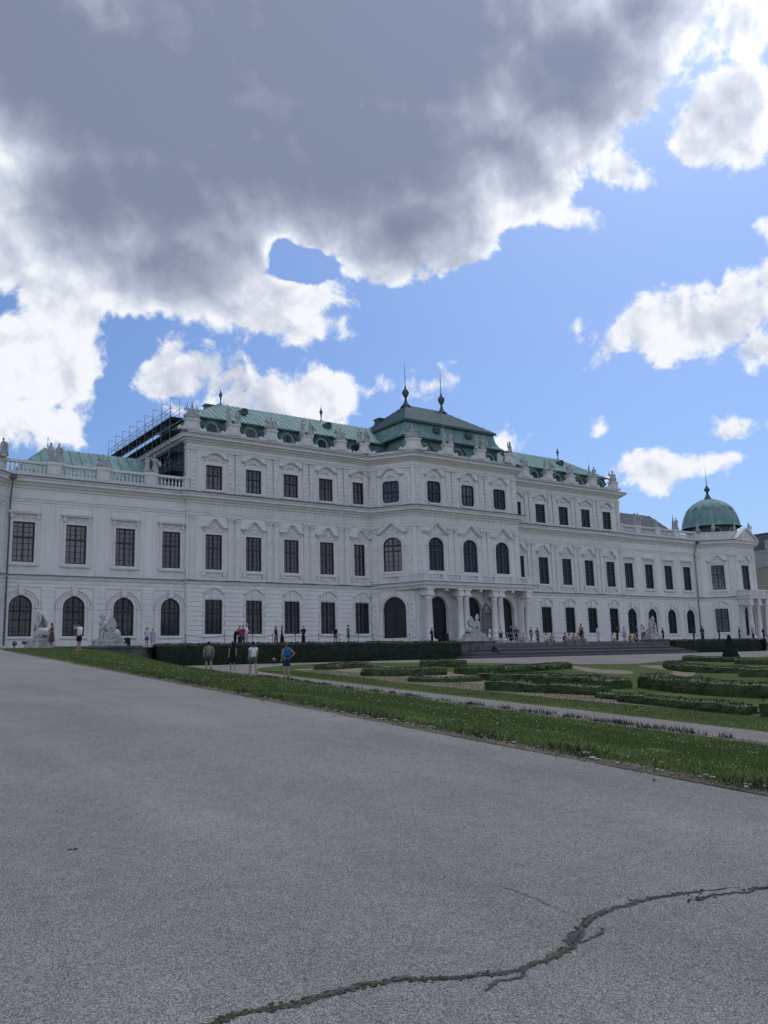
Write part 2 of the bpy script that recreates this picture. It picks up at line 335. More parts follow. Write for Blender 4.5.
for a in (0,1,2):
    0 if a else ribbon(mb,[(4.665,19.945),(5.123,20.119),(6.081,19.673),(7.2,19.3),(8.054,18.922),(8.723,18.334)] if a==0 else ([(2.2,9.2),(3.1,9.6),(4.4,9.3),(5.2,8.4)] if a==1 else [(-1,14.5),(2.2,14.8),(4.6,15.6),(7.4,15.1)]),.011 if a==0 else .007,20+a,.004,14)
tag(build(mb,'asphalt_crack',M['crack'],fix=False),kind='structure')
mb=MB()
for p in line[::3]+l2[::3]:
    for k in range(5):
        if mnoise.noise((p.x*3,p.y*3,8))<-.05: continue
        x=p.x+rng.normal(0,.022); y=p.y+rng.normal(0,.015); s=rng.uniform(.003,.009)
        mb.ball((x,y,Pz(y)+.0035),s*1.7,s*1.4,s*.22,6,4)
tag(build(mb,'moss',M['moss'],fix=False),kind='stuff')
mb=MB()
for k in range(9):
    a=rng.uniform(0,PI); r=.045
    mb.tube([(1.9+.006*k-.027,6.51+.004*math.sin(k),Pz(6.5)+.006+.004*(k%2)),(1.9+.006*k-.027+r*math.cos(a)*.5,6.51+r*math.sin(a)*.3,Pz(6.5)+.010)],.004,5)
tag(build(mb,'fallen_twig',M['crack']),'small dark twig lying alone on the asphalt walk','twig')
mb=MB()
for k in range(2600):
    y=1.6+14*rng.random()**1.6; x=rng.uniform(-.5,xe(y)-.05); s_=rng.uniform(.0025,.007)
    mb.ball((x,y,Pz(y)+s_*.4),s_*1.2,s_,s_*.7,5,3)
tag(build(mb,'grit',M['pebble'],fix=False),kind='stuff')
# pale edging stones along the walk
stones=[]
for v in range(6):
    mb=MB(); mb.ball((0,0,.012),.07+.02*(v%3),.05+.012*(v%2),.035,9,6,jit=.5); stones.append(mb.mesh('edging_stone',M['pebble'],False))
for i in range(120):
    y=2.6+24*(i/120)**1.9+rng.uniform(-.15,.15); x=xe(y)+.10+abs(rng.normal(0,.13)); s=rng.uniform(.16,.62)
    o=link('edging_stone',stones[i%6],None,(x,y,Hz(x,y)+.012),rng.uniform(0,6),(s*rng.uniform(.8,1.5),s,s*.8))
    tag(o,'small pale loose stone lying between the asphalt edge and the grass bank','stone','loose edging stones')
# ------------------------------------------------------------------ THE PALACE
PAL=thing('palace',(66.26,80,4.0),'long white baroque palace with green copper roofs, domed corner pavilion and columned centre','palace')
UC=66.26
LW=[18.0,22.58,27.15,31.73]; ML=[36.08,40.54,45.0,49.45,53.91]; CW=[61.16,66.26,71.36]
MR=[2*UC-x for x in ML][::-1]; RW=[2*UC-x for x in LW][::-1]
def mir(p): return (2*UC-p[0],p[1])
PVR=[(116.9,80.0),(121.35,76.2),(127.0,76.2),(131.4,80.0),(131.4,88)]
PVL=[(mir(p)[0]+.75,p[1]) for p in PVR][::-1]
PVX=lambda sgn: (lambda x: x if sgn==0 else 2*UC-x+.75)
MID=[(33.2,79.7),(55.2,79.7),(58.3,75.1),(74.22,75.1),(77.32,79.7),(99.32,79.7)]
FULL=PVL+[(33.2,80.0)]+MID+[(99.32,80.0)]+PVR
def semi(w,zt,rise,n=12):
    return [(-w/2*math.cos(PI*k/n), zt-rise+rise*math.sin(PI*k/n)) for k in range(n+1)]
def rect(w,zb,zt): return [(-w/2,zb),(w/2,zb)],[(-w/2,zt),(w/2,zt)]
def arch(w,zb,zt,rise=None): return [(-w/2,zb),(w/2,zb)],semi(w,zt,rise or w/2)
def cham(w,zb,zt,c=.38):
    q=[(0,c),(.12,.12),(c,0)]
    q=[(c*(1-math.cos(a)),c*(1-math.sin(a))) for a in (0,PI/6,PI/3,PI/2)]
    left=[(-w/2+a,b) for a,b in q]; right=[(w/2-a,b) for a,b in q][::-1]
    return [(x,zb+b) for x,b in left]+[(x,zb+b) for x,b in right],[(x,zt-b) for x,b in left]+[(x,zt-b) for x,b in right]
OP={'MW':rect(1.86,11.52,15.12),'MM':rect(1.80,11.52,15.07),'UM':rect(1.80,19.70,22.22),'GM':rect(1.86,5.1,8.48),
    'GW':arch(1.94,4.98,8.55),'MC':arch(2.2,11.92,15.75,.9),'UC':cham(2.02,19.74,22.26),'D':arch(2.75,4.03,9.05),
    'MP':rect(2.0,11.58,15.35),'GP':rect(2.0,5.08,8.62)}
def loop(op): return op[0]+op[1][::-1]
def offset(lp,d):
    n=len(lp); out=[]
    for i in range(n):
        p=Vector(lp[i]); a=(p-Vector(lp[i-1])); b=(Vector(lp[(i+1)%n])-p)
        if a.length<1e-6: a=b
        if b.length<1e-6: b=a
        a.normalize(); b.normalize(); na=Vector((a.y,-a.x)); nb=Vector((b.y,-b.x)); m=(na+nb)/2
        m=m/max(m.length_squared,.3); out.append((p.x+m.x*d,p.y+m.y*d))
    return out
def ring(mb,lp,d,yf,yb):
    o=offset(lp,d); n=len(lp)
    for i in range(n):
        j=(i+1)%n; a,b,c,e=lp[i],lp[j],o[j],o[i]
        mb.face([(a[0],yf,a[1]),(b[0],yf,b[1]),(c[0],yf,c[1]),(e[0],yf,e[1])])
        mb.face([(e[0],yf,e[1]),(c[0],yf,c[1]),(c[0],yb,c[1]),(e[0],yb,e[1])])
        mb.face([(a[0],yf,a[1]),(a[0],yb,a[1]),(b[0],yb,b[1]),(b[0],yf,b[1])])
def wall_band(mb,L,z0,z1,ops,depth=.36):
    cur=0
    for cx,op in sorted(ops,key=lambda t:t[0]):
        bot=[(cx+x,z) for x,z in op[0]]; top=[(cx+x,z) for x,z in op[1]]
        a,b=top[0][0],top[-1][0]
        mb.face([(cur,0,z0),(a,0,z0),(a,0,z1),(cur,0,z1)])
        for p,q in zip(bot,bot[1:]):
            if min(p[1],q[1])>z0+.01: mb.face([(p[0],0,z0),(q[0],0,z0),(q[0],0,q[1]),(p[0],0,p[1])])
        for p,q in zip(top,top[1:]): mb.face([(p[0],0,p[1]),(q[0],0,q[1]),(q[0],0,z1),(p[0],0,z1)])
        lp=bot+top[::-1]
        for p,q in zip(lp,lp[1:]+lp[:1]): mb.face([(p[0],0,p[1]),(q[0],0,q[1]),(q[0],depth,q[1]),(p[0],depth,p[1])])
        cur=b
    mb.face([(cur,0,z0),(L,0,z0),(L,0,z1),(cur,0,z1)])
# --- window prototypes: mesh data shared by all of one kind
MEM={}
def zspan(op): zs=[z for x,z in op[0]+op[1]]; return min(zs),max(zs)
def win_meshes(k):
    op=OP[k]; lp=loop(op); zb,zt=zspan(op); w=op[1][-1][0]-op[1][0][0]; h=zt-zb
    f=MB(); ring(f,offset(lp,-.10),.10,.05,.20)
    tz=zb+h*(.62 if k in('MW','MM','GM','GW','GP','MP') else .60); 
    if k=='UC': tz=zb+h*.5
    def bar(x0,x1,z0,z1,y0=.07,y1=.19): f.box(x0,x1,y0,y1,z0,z1)
    top=zt-.02
    def ztop(x):   # opening height at x
        pts=op[1]
        for p,q in zip(pts,pts[1:]):
            if p[0]<=x<=q[0] and q[0]>p[0]: return p[1]+(q[1]-p[1])*(x-p[0])/(q[0]-p[0])-.05
        return zt
    bar(-.055,.055,zb+.02,top); bar(-w/2+.05,w/2-.05,tz-.07,tz+.07,.04)
    if k=='MC': bar(-w/2+.05,w/2-.05,zt-.95,zt-.82,.04)
    for s in (-1,1):                                   # glazing bars
        x=s*w*.26; bar(x-.022,x+.022,zb+.05,ztop(x)-.02,.115,.17)
    nz={'MW':4,'MM':4,'GM':3,'GW':3,'MC':4,'UM':2,'UC':2,'MP':4,'GP':3}[k]
    for i in range(1,nz):
        z=zb+(tz-zb)*i/nz; bar(-w/2+.06,w/2-.06,z-.02,z+.02,.115,.17)
    if k!='UC':
        for i in range(1,3):
            z=tz+(zt-tz)*i/3
            if k in('GW','MC') and i==2: bar(-w*.33,w*.33,z-.02,z+.02,.115,.17)
            else: bar(-w/2+.06,w/2-.06,z-.02,z+.02,.115,.17)
    fm=f.mesh('window',M['framedark'] if k in('GW','GM','GP') else M['frame'])
    p=MB(); p.face([(x,.185,z) for x,z in lp]); pm=p.mesh('pane',M['glassdark'] if k[0]=='G' else M['glass'])
    gm=None
    if k in('GW','GM'):
        g=MB(); n=7
        for i in range(n):
            x=-w/2+w*(i+.5)/n; g.tube([(x,.02,zb+.02),(x,.02,ztop(x))],.009,4)
        for z in (zb+.45,zb+h*.40,zb+h*.72): g.box(-w/2,w/2,.005,.035,z-.02,z+.02)
        gm=g.mesh('grille',M['iron'])
    s=MB()
    if k in('MW','MM','MP'):
        ring(s,offset(lp,0),.20,-.07,.02); ring(s,offset(lp,.20),.05,-.11,0)
        s.box(-w/2-.42,w/2+.42,-.24,.02,zb-.30,zb-.16); s.box(-w/2-.36,w/2+.36,-.16,.02,zb-.38,zb-.30)
        if k=='MW':
            ring(s,[(-w/2-.36,10.72),(w/2+.36,10.72),(w/2+.36,11.16),(-w/2-.36,11.16)],.0001,-.03,0)
            s.face([(-w/2-.36,-.03,10.72),(w/2+.36,-.03,10.72),(w/2+.36,-.03,11.16),(-w/2-.36,-.03,11.16)])
            for sx in (-1,1):
                s.band([(sx*(w/2-.25),11.12),(sx*(w/2-.42),11.05),(sx*(w/2-.50),10.9),(sx*(w/2-.38),10.8)],.05,-.06,-.02)
        else:
            for sx in (-1,1): s.box(sx*(w/2+.22)-.16,sx*(w/2+.22)+.16,-.2,.02,zb-.66,zb-.30)
            s.prism([(-w/2,zb-.38),(-w/2+.05,zb-.6),(-.45,zb-.72),(0,zb-.80),(.45,zb-.72),(w/2-.05,zb-.6),(w/2,zb-.38)],-.08,0)
    elif k=='MC':
        ring(s,lp,.22,-.08,.02); ring(s,offset(lp,.22),.06,-.13,0)
        for sx in (-1,1): s.box(sx*(w/2+.26)-.2,sx*(w/2+.26)+.2,-.16,0,zt-1.05,zt-.88)
    elif k=='UM':
        ring(s,lp,.17,-.06,.02); s.box(-w/2-.3,w/2+.3,-.16,.02,zb-.24,zb-.12)
        s.prism([(-w/2-.12,zb-.24),(w/2+.12,zb-.24),(w/2-.1,zb-.5),(-w/2+.1,zb-.5)],-.06,0)
    elif k=='UC':
        ring(s,lp,.18,-.07,.02); ring(s,offset(lp,.18),.06,-.11,0)
    elif k in('GM','GP'):
        for i in range(8):                              # blocks standing alternately proud
            z=zb+h*i/8; e=.30 if i%2 else .20
            for sx in (-1,1): s.box(sx*(w/2+e/2)-e/2,sx*(w/2+e/2)+e/2,-.11,.02,z+.015,z+h/8-.015)
        s.box(-w/2-.36,w/2+.36,-.2,.02,zb-.26,zb-.12)
        s.box(-w/2-.26,w/2+.26,-.08,0,4.5,zb-.26)
    elif k=='GW':
        ring(s,lp,.14,-.05,.02)
        outer=arch(w+.28,5.0,zt+.14)[1]
        R=w/2+.32; zc=zt-w/2
        for r,t,yf in ((R,.16,-.10),(R+.22,.12,-.16)):
            s.band([(-r*math.cos(PI*i/16),zc+r*math.sin(PI*i/16)) for i in range(17)],t,yf,0)
        for sx in (-1,1):
            x=sx*(w/2+.46); s.box(x-.17,x+.17,-.1,0,4.5,zc-.12); s.box(x-.24,x+.24,-.2,0,zc-.14,zc+.04); s.box(x-.2,x+.2,-.15,0,4.5,4.85)
        s.box(-w/2-.3,w/2+.3,-.2,.02,zb-.22,zb-.08)
        for x0,x1,z0,z1 in ((-w/2-.78,-.3,9.32,9.40),(.3,w/2+.78,9.32,9.40),(-w/2-.78,-w/2-.70,zc+.1,9.32),(w/2+.70,w/2+.78,zc+.1,9.32)): s.box(x0,x1,-.10,0,z0,z1)
        s.prism([(-.2,zt+.08),(.2,zt+.08),(.3,9.5),(-.3,9.5)],-.26,0)
        s.ball((0,-.12,zt+.16),.34,.14,.16,9,5,jit=.4)
    sm=s.mesh('window_surround',M['ornament'])
    # pediment
    d=MB(); dm=None; H=w/2
    def relief(pts):
        for x,z,r in pts: d.ball((x,-.05,z),r,.13,r*.8,8,5,jit=.5)
    if k=='MW':
        d.box(-H-.32,H+.32,-.06,0,15.36,15.80)
        relief([(0,15.55,.2),(-.45,15.6,.15),(.45,15.6,.15),(-.75,15.52,.1),(.75,15.52,.1)])
        for sx in(-1,1): d.box(sx*(H+.18)-.11,sx*(H+.18)+.11,-.24,0,15.42,15.82)
        d.box(-H-.42,H+.42,-.34,0,15.82,15.92); d.box(-H-.5,H+.5,-.42,0,15.92,16.03)
        d.face([(-H-.5,-.42,16.03),(H+.5,-.42,16.03),(H+.42,-.05,16.12),(-H-.42,-.05,16.12)])
        for x0,x1,z0,z1 in ((-H-.55,H+.55,16.72,16.80),(-H-.55,-H-.47,11.2,16.72),(H+.47,H+.55,11.2,16.72)): d.box(x0,x1,-.05,0,z0,z1)
    elif k in('MM','MP'):
        zb2=15.35 if k=='MM' else 15.6
        pts=[(-H-.52,.42),(-H-.12,.42),(-H+.12,.5),(-.42,.98),(-.2,1.2),(0,1.26),(.2,1.2),(.42,.98),(H-.12,.5),(H+.12,.42),(H+.52,.42)]
        P=[(x,zb2+z) for x,z in pts]
        d.band(P,.12,-.40,0); d.band([(x*.97,z-.10) for x,z in P],.08,-.26,0)
        d.prism([(-H-.2,zb2+.05)]+[(x*.95,z-.06) for x,z in P[1:-1]]+[(H+.2,zb2+.05)],-.06,0)
        relief([(0,zb2+.62,.3),(-.4,zb2+.4,.2),(.4,zb2+.4,.2),(-H-.22,zb2+.2,.17),(H+.22,zb2+.2,.17),(0,zb2+.2,.16)])
    elif k=='MC':
        zb2=16.0
        pts=[(-H-.75,.25),(-H-.35,.25),(-H-.05,.42),(-.4,1.05),(-.2,1.24),(0,1.3),(.2,1.24),(.4,1.05),(H+.05,.42),(H+.35,.25),(H+.75,.25)]
        P=[(x,zb2+z) for x,z in pts]
        d.band(P,.14,-.46,0); d.band([(x*.97,z-.12) for x,z in P],.08,-.3,0)
        d.prism([(-.6,zb2-.15)]+[(x*.8,z-.1) for x,z in P[2:-2]]+[(.6,zb2-.15)],-.06,0)
        relief([(0,zb2+.7,.34),(-.5,zb2+.3,.22),(.5,zb2+.3,.22),(-.95,zb2+.05,.14),(.95,zb2+.05,.14),(0,zb2+.2,.26)])
    elif k in('UM','UC'):
        zb2=22.55 if k=='UM' else 22.5
        a=0 if k=='UM' else .25
        pts=[(-H-.5,.42),(-H-.15,.42),(-H+.1,.6),(-.45,.86+a),(0,.95+a),(.45,.86+a),(H-.1,.6),(H+.15,.42),(H+.5,.42)]
        P=[(x,zb2+z) for x,z in pts]
        d.band(P,.10,-.32,0); d.band([(x*.97,z-.09) for x,z in P],.06,-.2,0)
        relief([(0,zb2+.5,.26),(-.36,zb2+.3,.17),(.36,zb2+.3,.17),(-H-.1,zb2+.15,.13),(H+.1,zb2+.15,.13)])
    elif k in('GM','GP'):
        z0=zt+.08
        P=[(-H-.28,z0+.55),(-H+.02,z0+.62),(-.5,z0+.98),(-.15,z0+1.08),(.15,z0+1.08),(.5,z0+.98),(H-.02,z0+.62),(H+.28,z0+.55)]
        d.band(P,.09,-.24,0)
        d.prism([(-H-.1,z0)]+[(x*.96,z) for x,z in P[1:-1]]+[(H+.1,z0)],-.07,0)
        for x in (-.62,-.32,.32,.62): d.prism([(x-.12,z0),(x+.12,z0),(x*1.15+.13,z0+.55),(x*1.15-.13,z0+.55)],-.12,0)
        d.prism([(-.17,z0-.03),(.17,z0-.03),(.24,z0+.95),(-.24,z0+.95)],-.2,0)
    if d.v: dm=d.mesh('pediment',M['ornament'])
    return fm,pm,gm,sm,dm
def place_window(k,loc,rz):
    if k not in MEM: MEM[k]=win_meshes(k)
    fm,pm,gm,sm,dm=MEM[k]
    w=link('window',fm,PAL,loc,rz); link('pane',pm,w)
    if gm: link('grille',gm,w)
    link('window_surround',sm,PAL,loc,rz)
    if dm: link('pediment',dm,PAL,loc,rz)
def place_door(loc,rz):
    if 'D' not in MEM:
        op=OP['D']; lp=loop(op); d=MB(); d.face([(x,.37,z) for x,z in lp])
        d.box(-.03,.03,.29,.37,4.03,8.9); d.box(-1.37,1.37,.27,.37,7.6,7.78)
        for sx in(-1,1):
            for z0,z1 in((4.25,5.3),(5.45,6.6),(6.7,7.5)): ring(d,[(sx*.68-.4,z0),(sx*.68+.4,z0),(sx*.68+.4,z1),(sx*.68-.4,z1)],.06,.31,.37)
            for i in range(1,4): d.tube([(sx*.34*i,.32,7.8),(sx*.34*i,.32,8.75-.1*i*i*.5)],.02,4)
        s=MB(); ring(s,lp,.16,-.07,.02); R=1.375+.16; zc=9.05-1.375
        s.band([(-R*math.cos(PI*i/16),zc+R*math.sin(PI*i/16)) for i in range(17)],.12,-.14,0)
        for sx in(-1,1): s.box(sx*1.6-.22,sx*1.6+.22,-.18,0,zc-.12,zc+.08)
        s.prism([(-.2,9.1),(.2,9.1),(.28,9.75),(-.28,9.75)],-.25,0)
        MEM['D']=(d.mesh('door',M['door']),s.mesh('door_surround',M['ornament']))
    link('door',MEM['D'][0],PAL,loc,rz); link('door_surround',MEM['D'][1],PAL,loc,rz)
# --- wall sections
def section(p,q,g,m,u=None,gk='GW',mk='MW',uk='UM',ztop=19.1):
    p=Vector(p); q=Vector(q); d=q-p; L=d.length; rz=math.atan2(d.y,d.x); mb=MB()
    wall_band(mb,L,3.4,10.1,[(x,OP[gk]) for x in g],.42 if gk=='D' else .22)
    wall_band(mb,L,10.1,ztop,[(x,OP[mk]) for x in m],.22)
    if u is not None: wall_band(mb,L,ztop,25.1,[(x,OP[uk]) for x in u],.22)
    build(mb,'wall',M['plaster'],PAL,(p.x,p.y,0),rz)
    def at(x): r=p+d.normalized()*x; return (r.x,r.y,0)
    for x in g: (place_door if gk=='D' else (lambda l,r:place_window(gk,l,r)))(at(x),rz)
    for x in m: place_window(mk,at(x),rz)
    for x in u or []: place_window(uk,at(x),rz)
    return L,rz
section((16.37,80),(33.2,80),[x-16.37 for x in LW],[x-16.37 for x in LW])
section((99.32,80),(116.9,80),[x-99.32 for x in RW],[x-99.32 for x in RW])
for A,Bq,xs_ in ((MID[0],MID[1],ML),(MID[4],MID[5],MR)):
    ll=[x-A[0] for x in xs_]; section(A,Bq,ll,ll,ll,'GM','MM','UM')
lc=[x-58.3 for x in CW]; section(MID[2],MID[3],lc,lc,lc,'D','MC','UC')
cl=(Vector(MID[2])-Vector(MID[1])).length
section(MID[1],MID[2],[cl*.50],[cl*.50],[cl*.50],'D','MC','UC'); section(MID[3],MID[4],[cl*.5],[cl*.5],[cl*.5],'D','MC','UC')
pl_=(Vector(PVR[1])-Vector(PVR[0])).length
for PV in (PVR,PVL[::-1]):
    P4=PV if PV is PVR else [(x,y) for x,y in PV]
    seq=P4 if PV is PVR else P4[::-1]
    for a,b in zip(seq,seq[1:]):
        L=(Vector(b)-Vector(a)).length
        if abs(a[0]-b[0])<.01: section(a,b,[],[],None,'GP','MP')
        elif abs(a[1]-b[1])<.01: section(a,b,[L*.2,L*.5,L*.8],[L*.17,L*.5,L*.83],None,'D','MP') if False else section(a,b,[L*.5],[L*.5],None,'D','MP')
        else: section(a,b,[L*.56],[L*.56],None,'GP','MP')
# side walls of the tall middle block and its back
for x in (33.2,99.32):
    mb=MB(); mb.box(x-.02 if x>50 else x,x+.02 if x<50 else x,79.72,102,17,25.2); build(mb,'wall',M['plaster'],PAL)
mb=MB(); mb.box(33.3,99.2,101.5,102,4,25.2); mb.box(15.6,116.9,92,92.4,3.5,19.1); build(mb,'wall',M['plaster'],PAL)
for x in (33.2,99.32):
    mb=MB(); mb.box(x-.03,x+.03,79.705,80.05,3.4,19.1); build(mb,'wall',M['plaster'],PAL)
# --- horizontal mouldings, mitred round every corner
def mould(name,path,prof,m='ornament'):
    mb=MB(); mb.sweep(path,prof); return build(mb,name,M[m],PAL)
mould('plinth',PVL+[(33.2,80.0)]+MID[:2]+[MID[2]],[(.0,3.3),(.14,3.3),(.14,4.42),(.09,4.5),(.0,4.5)])
mould('plinth',[MID[3]]+MID[4:]+[(99.32,80.0)]+PVR,[(.0,3.3),(.14,3.3),(.14,4.42),(.09,4.5),(.0,4.5)])
mould('string_course',FULL,[(0,9.62),(.05,9.66),(.05,9.98),(.14,10.02),(.20,10.12),(.20,10.20),(.30,10.25),(.30,10.30)])
mould('string_flashing',FULL,[(.0,10.303),(.34,10.303),(.34,10.345),(0,10.44)],'lead')
mould('architrave',FULL,[(0,16.95),(.08,16.98),(.08,17.18),(.15,17.22),(.15,17.40),(0,17.46)])
mould('main_cornice',FULL,[(0,18.16),(.12,18.2),(.16,18.38),(.36,18.46),(.42,18.62),(.74,18.70),(.76,18.93),(.86,18.96),(.92,19.08),(.92,19.10)])
mould('gutter',FULL,[(0,19.103),(.97,19.103),(.97,19.20),(.5,19.24),(0,19.34)],'lead')
UP=[(33.2,100)]+MID+[(99.32,100)]
mould('upper_architrave',UP,[(0,23.72),(.07,23.74),(.07,23.9),(.13,23.94),(.13,24.04),(0,24.06)])
mould('upper_cornice',UP,[(0,24.34),(.14,24.38),(.2,24.52),(.42,24.58),(.48,24.72),(.78,24.8),(.8,25.0),(.9,25.04),(.92,25.12)])
mould('gutter',UP,[(0,25.123),(.96,25.123),(.96,25.2),(.5,25.24),(0,25.3)],'lead')
mb=MB()                                                     # consoles of the frieze
def along(path,step,fn):
    for a,b in zip(path,path[1:]):
        a=Vector(a); b=Vector(b); d=b-a; n=int(d.length/step); rz=math.atan2(d.y,d.x)
        for i in range(n):
            c=a+d*((i+.5)/n); s0=len(mb.v); fn(); mb.xform(Matrix.Translation((c.x,c.y,0))@Matrix.Rotation(rz,4,'Z'),s0)
def frieze_bits():
    mb.box(-.07,.07,-.12,0,17.86,18.16); mb.ball((.30,-.02,17.82),.13,.05,.14,6,4)
for pp in (MID,PVL[1:4],PVR[:4]):
    for a_,b_ in zip(pp,pp[1:]):
        mb=MB(); along([a_,b_],.62,frieze_bits)
        d_=Vector(b_)-Vector(a_); s0=len(mb.v); mb.box(.02,d_.length-.02,-.05,.01,17.5,18.1); mb.xform(Matrix.Translation((a_[0],a_[1],0))@Matrix.Rotation(math.atan2(d_.y,d_.x),4,'Z'),s0)
        build(mb,'frieze',M['ornament'],PAL)
# --- pilasters (a mesh per pilaster, shared)
def pilaster_mesh(w,z0,z1,up):
    mb=MB(); h=w/2
    mb.box(-h,h,-.13,0,z0,z1); mb.box(-h-.08,h+.08,-.18,0,z0,z0+.22)
    if not up:
        ring(mb,[(-h+.1,z0+.4),(h-.1,z0+.4),(h-.1,z1-.75),(-h+.1,z1-.75)],.05,-.16,-.12)
        mb.lathe(0,0,[(.02,0),(.25,0),(.25,.03),(.19,.05),(.16,.02),(.1,.04),(.02,.06)],14)
        k=14*7; mb.xform(Matrix.Translation((0,-.13,z0+2.75))@Matrix.Rotation(PI/2,4,'X'),len(mb.v)-k)
        mb.box(-h+.02,h-.02,-.17,-.12,z0+2.2,z0+2.26); mb.box(-h+.02,h-.02,-.17,-.12,z0+3.2,z0+3.26)
        mb.box(-h-.12,h+.12,-.26,0,z1-.12,z1); mb.box(-h-.05,h+.05,-.2,0,z1-.58,z1-.5)
        for sx in(-1,1):
            mb.ball((sx*(h-.02),-.17,z1-.24),.15,.1,.13,8,6); mb.ball((sx*.1,-.16,z1-.38),.11,.08,.15,7,5,jit=.4)
    else:
        mb.prism([(-h+.02,z0+.3),(h-.02,z0+.3),(h+.04,z1-.5),(-h-.04,z1-.5)],-.18,-.12)
        for i in range(6): mb.ball((.05*(-1)**i,-.18,z0+.7+i*(z1-z0-1.5)/6),.15,.07,.2,7,5,jit=.6)
        mb.box(-h-.1,h+.1,-.24,0,z1-.12,z1); mb.box(-h-.04,h+.04,-.18,0,z1-.42,z1-.36)
    return mb.mesh('pilaster',M['ornament'])
PM=pilaster_mesh(.62,10.45,16.95,False); PU=pilaster_mesh(.58,19.4,23.72,True); PG=pilaster_mesh(.7,4.5,9.62,True)
def pil_on(a,b,xs_,up=True,lo=True,gf=False):
    a=Vector(a); b=Vector(b); d=b-a; rz=math.atan2(d.y,d.x); d.normalize()
    for x in xs_:
        c=a+d*x
        if lo: link('pilaster',PM,PAL,(c.x,c.y,0),rz)
        if up: link('pilaster',PU,PAL,(c.x,c.y,0),rz)
        if gf: link('pilaster',PG,PAL,(c.x,c.y,0),rz)
for A,Bq,xs_ in ((MID[0],MID[1],ML),(MID[4],MID[5],MR)):
    xx=[]
    for a,b in zip(xs_,xs_[1:]): m=(a+b)/2-A[0]; xx+=[m-.42,m+.42]
    pil_on(A,Bq,[.55]+xx+[21.55])
xx=[.5]
for a,b in zip(CW,CW[1:]): m=(a+b)/2-58.3; xx+=[m-.45,m+.45]
pil_on(MID[2],MID[3],xx+[15.4])
pil_on(MID[1],MID[2],[.75,cl-.7]); pil_on(MID[3],MID[4],[.7,cl-.75])
pil_on(MID[1],MID[2],[.62,cl-.6],False,False,True); pil_on(MID[3],MID[4],[.6,cl-.62],False,False,True)
for PV in (PVR,PVL):
    for a,b in zip(PV,PV[1:]):
        L=(Vector(b)-Vector(a)).length
        if L<7: pil_on(a,b,[.5,L-.5] if L<6 else [.45,1.35,L-1.35,L-.45],False)
# --- rusticated courses and plain wall panels
for x0,x1,ops in ((33.25,55.15,ML),(77.37,99.27,MR)):
    edges=[x0]; 
    for x in ops: edges+=[x-1.20,x+1.20]
    edges.append(x1)
    for a,b in zip(edges[::2],edges[1::2]):
        mb=MB(); mb.box(a,b,79.68,79.72,4.52,9.6); z=4.54
        while z<9.55:
            mb.box(a,b,79.60,79.685,z,z+min(.385,9.58-z)); z+=.47
        build(mb,'rustication',M['plaster'],PAL)
for x0,x1,ops in ((15.7,33.15,LW),(99.37,116.85,RW)):
    e=[x0]
    for x in ops: e+=[x-1.72,x+1.72]
    e.append(x1)
    for a,b in zip(e[::2],e[1::2]):
        if b-a<.25: continue
        c=(a+b)/2; hw=(b-a)/2-.04; mb=MB(); mb.box(c-hw,c+hw,79.965,80.01,4.6,9.6)
        for i in range(9):
            z=4.62+i*.55
            mb.prism([(c-hw,z),(c+hw,z),(c+hw,z+.38),(c,z+.46),(c-hw,z+.38)],79.91,79.97)
        build(mb,'rustication',M['plaster'],PAL)
for A,W,y in ((15.62,LW,80),(99.32,RW,80)):
    for a,b in zip(W,W[1:]):
        m=(a+b)/2; mb=MB(); mb.box(m-.42,m-.36,y-.04,y+.01,10.5,16.9); mb.box(m+.36,m+.42,y-.04,y+.01,10.5,16.9)
        mb.box(m-.37,m+.37,y-.02,y+.01,10.5,16.9); build(mb,'wall_panel',M['plaster'],PAL)
for PV in (PVR,PVL):
    for a,b in zip(PV,PV[1:]):
        a=Vector(a); b=Vector(b); d=b-a; L=d.length; rz=math.atan2(d.y,d.x)
        if L>7: continue
        fx,gap=(.56,1.36) if abs(d.y)>.1 else (.5,1.95)
        for u0,u1 in ((.02,L*fx-gap),(L*fx+gap,L-.02)):
            if u1-u0<.1: continue
            mb=MB(); mb.box(u0,u1,-.03,.01,4.52,9.6)
            for i in range(11): mb.box(u0,u1,-.11,-.025,4.54+i*.46,4.54+i*.46+.38)
            build(mb,'rustication',M['plaster'],PAL,(a.x,a.y,0),rz)
